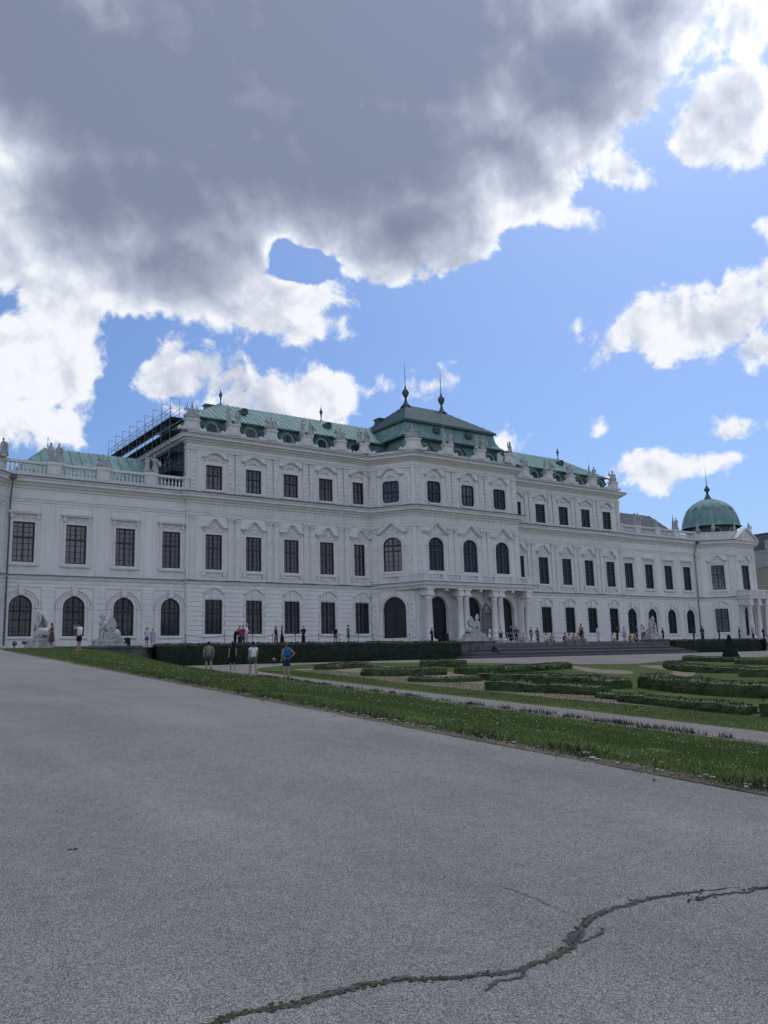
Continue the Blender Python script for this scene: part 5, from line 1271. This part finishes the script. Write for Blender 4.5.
# cone topiary
base=MB(); base.lathe(64.3,41.5,[(.62,1.1),(.66,1.4),(.50,1.9),(.30,2.45),(.12,2.95),(.03,3.1)],14); C=[];N=[]
for k in range(2600):
    t=rng.random()**1.4; a=rng.uniform(0,2*PI); r=.68*(1-t)+.03+rng.normal(0,.03); z=Gz(41.5)+.05+1.95*t
    C.append((64.3+r*math.cos(a),41.5+r*math.sin(a),z)); N.append((math.cos(a),math.sin(a),.3))
o=thing('cone_topiary',(64.3,41.5,Gz(41.5)),'dark cone shaped clipped bush on the forecourt edge','topiary')
link('crown',leaf_mesh('crown',np.array(C),.06,M['yew'],np.array(N),base),o)
mb=MB(); mb.tube([(64.3,41.5,1.1),(64.3,41.5,1.7)],.07,8); build(mb,'trunk',mat('bark',(.06,.045,.03),.9),o)
# ------------------------------------------------------------------ grass, clover, weeds
def blades(name,XY,Z,hgt,wid,m,lean=.5):
    n=len(XY); a=rng.uniform(0,2*PI,n); h=hgt*rng.uniform(.5,1.4,n); w=wid*rng.uniform(.7,1.3,n); l=h*lean*rng.uniform(-1,1,(2,n))
    x,y=XY[:,0],XY[:,1]; cx,cy=np.cos(a)*w,np.sin(a)*w
    V=np.stack([np.stack([x-cx,y-cy,Z-.01],1),np.stack([x+cx,y+cy,Z-.01],1),np.stack([x+l[0],y+l[1],Z+h],1)],1).reshape(-1,3)
    me=bpy.data.meshes.new(name); me.vertices.add(3*n); me.vertices.foreach_set('co',V.ravel()); me.loops.add(3*n); me.loops.foreach_set('vertex_index',np.arange(3*n,dtype=np.int32))
    me.polygons.add(n); me.polygons.foreach_set('loop_start',np.arange(0,3*n,3,dtype=np.int32)); me.polygons.foreach_set('loop_total',np.full(n,3,dtype=np.int32)); me.materials.append(m); me.update(); me.validate()
    return tag(link(name,me),kind='stuff')
def bank_points(n,y0,y1,p):
    y=y0+(y1-y0)*rng.random(n)**p; u=rng.random(n); x0=7.55+.068*y+.16+.12*np.sin(y*2.1)+.08*np.sin(y*5.3+1); x=x0+u*((15.7+.135*y+.35)-x0)
    return np.stack([x,y],1)
def HzA(A): return np.array([Hz(x,y) for x,y in A])
A=bank_points(150000,2.0,26,1.25); dens=np.array([mnoise.noise((x*.7,y*.7,3)) for x,y in A]); A=A[dens>-.62]; blades('grass',A,HzA(A),.038,.006,M['grassblade'],.6)
A=bank_points(60000,24,57,1.0); blades('grass',A,HzA(A),.05,.013,M['grassblade'],.5)
def walk_edge(x0f,n,y0,y1,sd): y=y0+(y1-y0)*rng.random(n); return np.stack([np.array([x0f(v) for v in y])+rng.normal(0,sd,n),y],1)
A=np.concatenate([walk_edge(lambda y:xe(y)+.30,4200,1.5,30,.13)]); blades('grass',A,HzA(A),.06,.007,M['grassblade'],.8)
y=rng.uniform(6,46,40000); x=17.6+.13*y+.25+rng.random(40000)*4.4; A=np.stack([x,y],1); blades('grass',A,-.75+.047*y+.012,.04,.011,M['grassblade'],.6)
# tussocks of weeds at the foot of the bank along the gravel walk
pts=[]
for k in range(105):
    y=8+34*rng.random(); x=xl(y)+rng.normal(.25,.12); n=rng.integers(12,46); s=rng.uniform(.06,.16)
    pts.append(np.stack([x+rng.normal(0,s,n),y+rng.normal(0,s*1.6,n)],1))
A=np.concatenate(pts); blades('weeds',A,-.75+.047*A[:,1],.115,.012,M['weed'],.5)
y=rng.uniform(2,28,2200); x=xe(0)+.068*y+.1+abs(rng.normal(0,.28,2200)); A=np.stack([x,y],1); k=np.array([mnoise.noise((b*1.1,3,1)) for b in y])>.0; A=A[k]; blades('weeds',A,HzA(A),.11,.011,M['weed'],.7)
# white clover heads
A=bank_points(2600,3,50,1.3); k=np.array([mnoise.noise((x*.35,y*.35,9))+.25*mnoise.noise((x*1.7,y*1.7,2)) for x,y in A])>-.05; A=A[k]; Z=HzA(A)
mb=MB()
for (x,y),z in zip(A,Z):
    s=rng.uniform(.0045,.0095)*(1+y/60); mb.ball((x,y,z+.055+rng.uniform(0,.03)),s,s,s*.8,5,3)
tag(build(mb,'clover_flowers',M['petal'],fix=False),kind='stuff')
# dry litter
C=np.concatenate([np.stack([xe(0)+.068*y_+rng.normal(.25,.25,1),[y_],[0]],1) for y_ in rng.uniform(2,28,500)]); C[:,2]=[Hz(a,b)+.015 for a,b,c in C]
tag(link('litter',leaf_mesh('litter',C,.02,mat('dry leaves',(.20,.15,.09),.9,island=.4))),kind='stuff')
# ------------------------------------------------------------------ small furniture
def post(x,y,label):
    t=thing('barrier_post',(x,y,Tz(y)),label,'post','rope barrier posts along the facade'); b=MB(); b.lathe(0,0,[(.13,0),(.13,.03),(.03,.05),(.025,.95),(.05,.97),(.05,1.02),(.01,1.05)],8); b.xform(Matrix.Translation((0,0,0)))
    build(b,'post',M['iron'],t,(x,y,Tz(y)))
px=[30.4,34.15,37.0,39.1,41.6,44.2,46.6,48.9,50.7,53.2,55.4]
wh=['by the first','by the second','between the second and third','beside the third','left of the fourth','right of the fourth','left of the fifth','right of the fifth','before the side arch','at the far edge of the side arch','before the leftmost column beyond the']
for i,x in enumerate(px): post(x,73,f'thin dark rope barrier post {wh[i]} '+('plain window' if i<8 else 'door'))
for i,(a,b_) in enumerate(zip(px,px[1:])):
    mb=MB(); mb.tube([(a+(b_-a)*t,73,Tz(73)+.95-.22*math.sin(PI*t)) for t in np.linspace(0,1,9)],.018,5)
    tag(build(mb,'barrier_rope',M['iron']),f'sagging barrier rope right of the post {wh[i]} '+('plain window' if i<8 else 'door'),'rope','ropes of the facade barrier')
RL=thing('handrail',(62.5,63.2,Tz(63)),'plain grey metal railing along the terrace behind the seated people','railing')
for x in (58.0,60.2,62.4,64.6,66.8,69.0,71.2):
    b=MB(); b.tube([(x,63.2,Tz(63)),(x,63.2,Tz(63)+.95)],.035,6); build(b,'post',M['steel'],RL)
for z in (.95,.5):
    b=MB(); b.tube([(57.6,63.2,Tz(63)+z),(71.5,63.2,Tz(63)+z)],.032,6); build(b,'rail',M['steel'],RL)
def bin_(x,y,label,h=.85):
    t=thing('litter_bin',(x,y,Tz(y)),label,'bin'); b=MB(); b.lathe(0,0,[(.26,0),(.28,.05),(.28,h),(.30,h+.03),(.25,h+.05)],14); build(b,'body',M['iron'],t,(x,y,Tz(y)))
    b=MB(); b.lathe(0,0,[(.31,h+.05),(.24,h+.16),(.05,h+.2)],14); build(b,'lid',M['framedark'],t,(x,y,Tz(y)))
bin_(26.2,76.0,'dark round litter bin behind the profile sphinx by the arched window',.62)
bin_(61.4,74.2,'dark litter bin standing in the leftmost doorway under the balcony',.85)
t=thing('ground_sign',(13.85,59.9,Tz(59.9)),'small dark tilted sign on a thin stake at the end of the walk','sign')
b=MB(); b.tube([(0,0,0),(0,0,.32)],.02,6); build(b,'stake',M['iron'],t,(13.85,59.9,Tz(59.9)))
b=MB(); b.box(-.16,.16,-.02,.02,0,.2); b.xform(Matrix.Translation((0,0,.30))@Matrix.Rotation(-.5,4,'X')); build(b,'plate',M['iron'],t,(13.85,59.9,Tz(59.9)))
def spot(x,y,z,label):
    t=thing('ground_spotlight',(x,y,z),label,'spotlight'); b=MB(); b.tube([(0,0,0),(0,0,.2)],.03,6); build(b,'stake',M['iron'],t,(x,y,z))
    b=MB(); b.lathe(0,0,[(.09,-.12),(.15,.0),(.16,.12),(.13,.13)],12); b.xform(Matrix.Translation((0,0,.3))@Matrix.Rotation(.9,4,'X')); build(b,'lamp_head',M['iron'],t,(x,y,z))
spot(29.8,55.5,Gz(55.5),'small black ground spotlight on the gravel before the tall hedge')
spot(13.3,60.3,Tz(60.3),'small black ground spotlight at the end of the walk, left of the tilted sign')
# ------------------------------------------------------------------ house beyond the right pavilion
H_=thing('house',(193,110,4),'ochre neighbouring house with grey mansard roof beyond the domed pavilion','house')
mb=MB(); mb.box(185.2,215,110,124,2,21.5); build(mb,'wall',M['ochre'],H_)
mb=MB(); mb.box(184.9,215.2,109.6,124.4,24.9,25.5); mb.box(185.0,215.2,109.8,124.3,21.5,24.9); build(mb,'cornice',M['greyrender'],H_)
mb=MB(); mb.grid([[(189.3,110.4,25.5),(214.5,110.4,25.5),(214.5,123.6,25.5),(189.3,123.6,25.5)],[(190.2,111.4,29.9),(213.4,111.4,29.9),(213.4,122.6,29.9),(190.2,122.6,29.9)]],True,True); mb.box(190.0,213.6,111.2,122.8,29.9,30.2); build(mb,'roof',M['slate'],H_)
for x in (187.3,191.0,194.3,197.6):
    for z in (9,14.2,18.0):
        w=MB(); w.box(x-.75,x+.75,109.86,110.0,z,z+2.8); wo=build(w,'window',M['greyrender'],H_)
        p=MB(); p.face([(x-.6,109.85,z+.15),(x+.6,109.85,z+.15),(x+.6,109.85,z+2.65),(x-.6,109.85,z+2.65)]); link('pane',p.mesh('pane',M['glass']),wo)
    w=MB(); w.box(x+.6,x+1.6,109.9,111.5,26.0,28.2); build(w,'dormer',M['greyrender'],H_)
for c_ in H_.children: pass
H_.location.x+=3.2
# ------------------------------------------------------------------ camera
cd=bpy.data.cameras.new('camera'); cam=bpy.data.objects.new('camera',cd); COL.objects.link(cam); scn.camera=cam
yaw,pitch,roll,f=.6238,.1764,-.0293,858.8
v=Vector((math.sin(yaw)*math.cos(pitch),math.cos(yaw)*math.cos(pitch),math.sin(pitch))); r=Vector((math.cos(yaw),-math.sin(yaw),0)); u=r.cross(v)
R_=math.cos(roll)*r+math.sin(roll)*u; U_=-math.sin(roll)*r+math.cos(roll)*u
cam.matrix_world=Matrix(((R_.x,U_.x,-v.x,0),(R_.y,U_.y,-v.y,0),(R_.z,U_.z,-v.z,1.6),(0,0,0,1)))
cd.sensor_fit='HORIZONTAL'; cd.sensor_width=36; cd.lens=f*36/768; cd.clip_end=6000; cd.clip_start=.05
# ------------------------------------------------------------------ sky with broken cloud, sun
W=bpy.data.worlds.new('World'); scn.world=W; W.use_nodes=True; nt=W.node_tree; nt.nodes.clear(); LK=nt.links.new
def N(t,**k):
    n=nt.nodes.new(t)
    for a,b in k.items(): setattr(n,a,b)
    return n
def setin(n,i,val):
    if hasattr(val,'is_output') or isinstance(val,bpy.types.NodeSocket): LK(val,n.inputs[i])
    else: n.inputs[i].default_value=val
def mth(op,a,b=None,c=None,clamp=False):
    n=N('ShaderNodeMath',operation=op,use_clamp=clamp); setin(n,0,a)
    if b is not None: setin(n,1,b)
    if c is not None: setin(n,2,c)
    return n.outputs[0]
def vm(op,a,b=None):
    n=N('ShaderNodeVectorMath',operation=op); setin(n,0,a)
    if b is not None: setin(n,1,b)
    return n.outputs['Value'] if op in('LENGTH','DOT_PRODUCT') else n.outputs[0]
def mrange(v,a,b,c=0,d=1,smooth=False):
    n=N('ShaderNodeMapRange',interpolation_type='SMOOTHSTEP' if smooth else 'LINEAR'); setin(n,'Value',v); 
    for k,x in zip(('From Min','From Max','To Min','To Max'),(a,b,c,d)): n.inputs[k].default_value=x
    return n.outputs[0]
SUN_AZ,SUN_EL=math.radians(62),math.radians(56)
sun_dir=Vector((math.sin(SUN_AZ)*math.cos(SUN_EL),math.cos(SUN_AZ)*math.cos(SUN_EL),math.sin(SUN_EL)))
tc=N('ShaderNodeTexCoord'); D=vm('NORMALIZE',tc.outputs['Generated']); sp=N('ShaderNodeSeparateXYZ'); LK(D,sp.inputs[0])
az=mth('MULTIPLY',mth('ARCTAN2',sp.outputs[0],sp.outputs[1]),180/PI); el=mth('MULTIPLY',mth('ARCSINE',sp.outputs[2]),180/PI)
cb=N('ShaderNodeCombineXYZ'); LK(az,cb.inputs[0]); LK(el,cb.inputs[1]); A_=cb.outputs[0]          # degrees
def fbm(vec,scale,detail,rough=.55,dist=0.0):
    n=N('ShaderNodeTexNoise'); LK(vec,n.inputs['Vector']); n.inputs['Scale'].default_value=scale; n.inputs['Detail'].default_value=detail; n.inputs['Roughness'].default_value=rough; n.inputs['Distortion'].default_value=dist
    return n
# domain warp (degrees)
w1=fbm(A_,.16,4); wv=vm('SUBTRACT',w1.outputs['Color'],(.5,.5,.5)); sc=N('ShaderNodeVectorMath',operation='SCALE'); LK(wv,sc.inputs[0]); sc.inputs['Scale'].default_value=3.0
Aw=vm('ADD',A_,sc.outputs[0])
BLOBS=[(32.73,38.93,24.75,7.55,0,9),(31.5,33.0,21.0,6.6,0,9),(20.51,30.14,10.35,5.63,0,9),(38.22,28.51,7.51,4.03,0,9),(49.54,36.25,8.26,5.13,0,9),(55.37,38.35,5.2,3.34,0,9),(24.32,27.8,7.35,3.4,0,9),(44.93,32.43,6.32,3.87,-30,9),(10.99,27.22,3.56,4.43,0,1.5),(16.5,27.5,4.5,4.0,0,2.5),(13.8,21.0,2.6,2.4,0,1.4),(12.5,25.0,3.2,3.0,20,1.6),(14.25,23.04,2.75,3.66,0,1.5),(13.32,19.03,4.41,3.3,0,1.5),(11.58,15.53,4.41,2.11,0,1.1),(27.31,23.97,6.5,2.31,0,1.1),(31.05,21.82,2.6,1.19,0,1.1),(22.38,19.25,3.25,1.96,0,1.1),(29.61,17.49,4.8,2.26,10,1.1),(26.07,17.31,4.58,1.62,0,1.5),(32.2,15.96,2.71,0.91,15,1.5),(60.73,31.77,4.21,2.96,0,1.9),(62.29,36.27,3.61,2.11,0,2.0),(62.36,25.49,0.91,1.42,0,2.0),(57.3,20.9,6.9,2.2,10,1.5),(53.6,20.55,3.0,1.06,-8,1.1),(60.2,18.6,2.2,1.2,0,1.1),(53.7,11.79,2.54,1.35,0,1.1),(58.72,11.89,2.89,0.69,0,0.75),(59.0,13.58,2.0,0.91,0,0.7),(38.85,18.41,2.73,0.74,0,1.1),(44.61,14.48,1.47,1.15,0,1.1),(50.26,14.88,0.67,0.55,0,1.1),(49.87,28.4,1.75,0.81,-20,1.1),(52.8,30.57,2.23,1.22,-35,1.1),(40.49,30.76,2.16,0.58,0,1.1),(24.5,18.6,3.2,1.3,0,1.1),(31.2,16.8,3.2,1.2,12,1.1),(11.5,36.5,9.0,6.5,0,9),(21.8,26.3,7.2,4.1,0,9),(16.3,29.4,6.5,5.0,0,9),(20,35,14,7,0,9)]
def field(vec,only_big=False):
    cur=None
    for cx,cy,rx,ry,rot,cap in BLOBS:
        if only_big and cap<5: continue
        m=N('ShaderNodeMapping',vector_type='TEXTURE'); LK(vec,m.inputs['Vector']); m.inputs['Location'].default_value=(cx,cy,0); m.inputs['Rotation'].default_value=(0,0,math.radians(rot)); m.inputs['Scale'].default_value=(rx,ry,1)
        k=min(rx,ry)*(1.45 if cap>5 else 1); d=mth('MULTIPLY_ADD',vm('LENGTH',m.outputs[0]),-k,k)
        if cap<5: d=mth('SMOOTH_MIN',d,cap,.5)
        cur=d if cur is None else mth('SMOOTH_MAX',cur,d,1.2 if only_big else .35)
    for cx,cy,rx,ry,k in ((29.0,27.0,1.3,1.5,2.9),(30.6,25.9,1.8,.8,2.4)):     # a window of blue in the big cloud's lower edge
        m=N('ShaderNodeMapping',vector_type='TEXTURE'); LK(vec,m.inputs['Vector']); m.inputs['Location'].default_value=(cx,cy,0); m.inputs['Scale'].default_value=(rx,ry,1)
        cur=mth('SUBTRACT',cur,mth('MULTIPLY',mrange(vm('LENGTH',m.outputs[0]),0,1.7,1,0,True),k))
    return cur
base=field(Aw)
n1=fbm(A_,.36,11,.62,.3).outputs['Fac']
off=vm('ADD',A_,(.55,.75,0)); n1b=fbm(off,.36,5,.54,.3).outputs['Fac']
# elsewhere: unseen sunlit cumulus, added behind the camera and brightened to light the facade
n2=fbm(D,2.6,8,.55,.3).outputs['Fac']
elsewhere=mth('MAXIMUM',mrange(mth('ABSOLUTE',mth('SUBTRACT',az,35)),27,36),mrange(el,44,52))
gen=mrange(n2,.46,.66,-2.0,4.0)
dens=mth('ADD',base,mth('MULTIPLY',mth('SUBTRACT',n1,.5),4.2))
den=mth('ADD',mth('MULTIPLY',dens,mth('SUBTRACT',1,elsewhere)),mth('MULTIPLY',gen,elsewhere))
alpha=mrange(den,-.15,.60,0,1,True)
relief=mth('MULTIPLY',mth('SUBTRACT',n1,n1b),5.5)
big=fbm(A_,.085,4,.5).outputs['Fac']
soft=mth('ADD',mth('MULTIPLY',mth('MAXIMUM',field(A_,True),0),mth('SUBTRACT',1,elsewhere)),mth('MULTIPLY',gen,elsewhere))
thick=mth('ADD',mth('MULTIPLY_ADD',den,.55,mth('MULTIPLY',soft,.55)),mth('MULTIPLY',mth('SUBTRACT',big,.5),5.0))
ramp=N('ShaderNodeValToRGB'); cr=ramp.color_ramp
cr.elements[0].position=0; cr.elements[0].color=(.64,.655,.69,1); cr.elements[1].position=1; cr.elements[1].color=(.158,.182,.262,1)
for p,c in ((.05,(.60,.62,.665)),(.15,(.48,.51,.58)),(.32,(.35,.385,.475)),(.52,(.265,.292,.375)),(.78,(.190,.214,.295))):
    e=cr.elements.new(p); e.color=(*c,1)
LK(mrange(mth('SUBTRACT',thick,relief),0,6.4,0,1),ramp.inputs['Fac'])
glow=mth('POWER',mth('MAXIMUM',vm('DOT_PRODUCT',D,tuple(sun_dir)),0),14)
gain=mth('MULTIPLY_ADD',glow,.35,.98)
front=mth('MULTIPLY',elsewhere,mrange(vm('DOT_PRODUCT',D,tuple(sun_dir)),-.4,.5,1.0,.0))         # unseen clouds opposite the sun, brightened to light the facade
gain2=mth('MULTIPLY_ADD',front,1.9,gain)
cc=N('ShaderNodeVectorMath',operation='SCALE'); LK(ramp.outputs['Color'],cc.inputs[0]); LK(gain2,cc.inputs['Scale'])
sky=N('ShaderNodeTexSky',sky_type='NISHITA',sun_disc=False,sun_elevation=SUN_EL,sun_rotation=SUN_AZ,air_density=1.0,dust_density=1.8,ozone_density=1.4)
BG=.08
skm=N('ShaderNodeMix',data_type='RGBA',blend_type='MULTIPLY'); skm.inputs['Factor'].default_value=1; LK(sky.outputs[0],skm.inputs[6]); skm.inputs[7].default_value=(.435,.575,.80,1)
c10=N('ShaderNodeVectorMath',operation='SCALE'); LK(cc.outputs[0],c10.inputs[0]); c10.inputs['Scale'].default_value=.75/BG
mx=N('ShaderNodeMix',data_type='RGBA'); LK(alpha,mx.inputs['Factor']); LK(skm.outputs[2],mx.inputs[6]); LK(c10.outputs[0],mx.inputs[7])
bg=N('ShaderNodeBackground'); bg.inputs['Strength'].default_value=BG; LK(mx.outputs[2],bg.inputs['Color'])
wo_=N('ShaderNodeOutputWorld'); LK(bg.outputs[0],wo_.inputs['Surface'])
sl=bpy.data.lights.new('sun','SUN'); sl.energy=.8; sl.angle=math.radians(22); sl.color=(1,.95,.88)
so=bpy.data.objects.new('sun',sl); COL.objects.link(so); so.rotation_euler=sun_dir.to_track_quat('Z','Y').to_euler(); so.location=(0,0,60)
vs=scn.view_settings; vs.view_transform='Standard'; vs.look='None'; vs.exposure=.95; vs.gamma=1; vs.use_curve_mapping=False
scn.render.engine='CYCLES'; scn.cycles.max_bounces=5; scn.cycles.diffuse_bounces=3; scn.cycles.glossy_bounces=2; scn.cycles.use_denoising=True
W.cycles.sampling_method='MANUAL'; W.cycles.sample_map_resolution=512
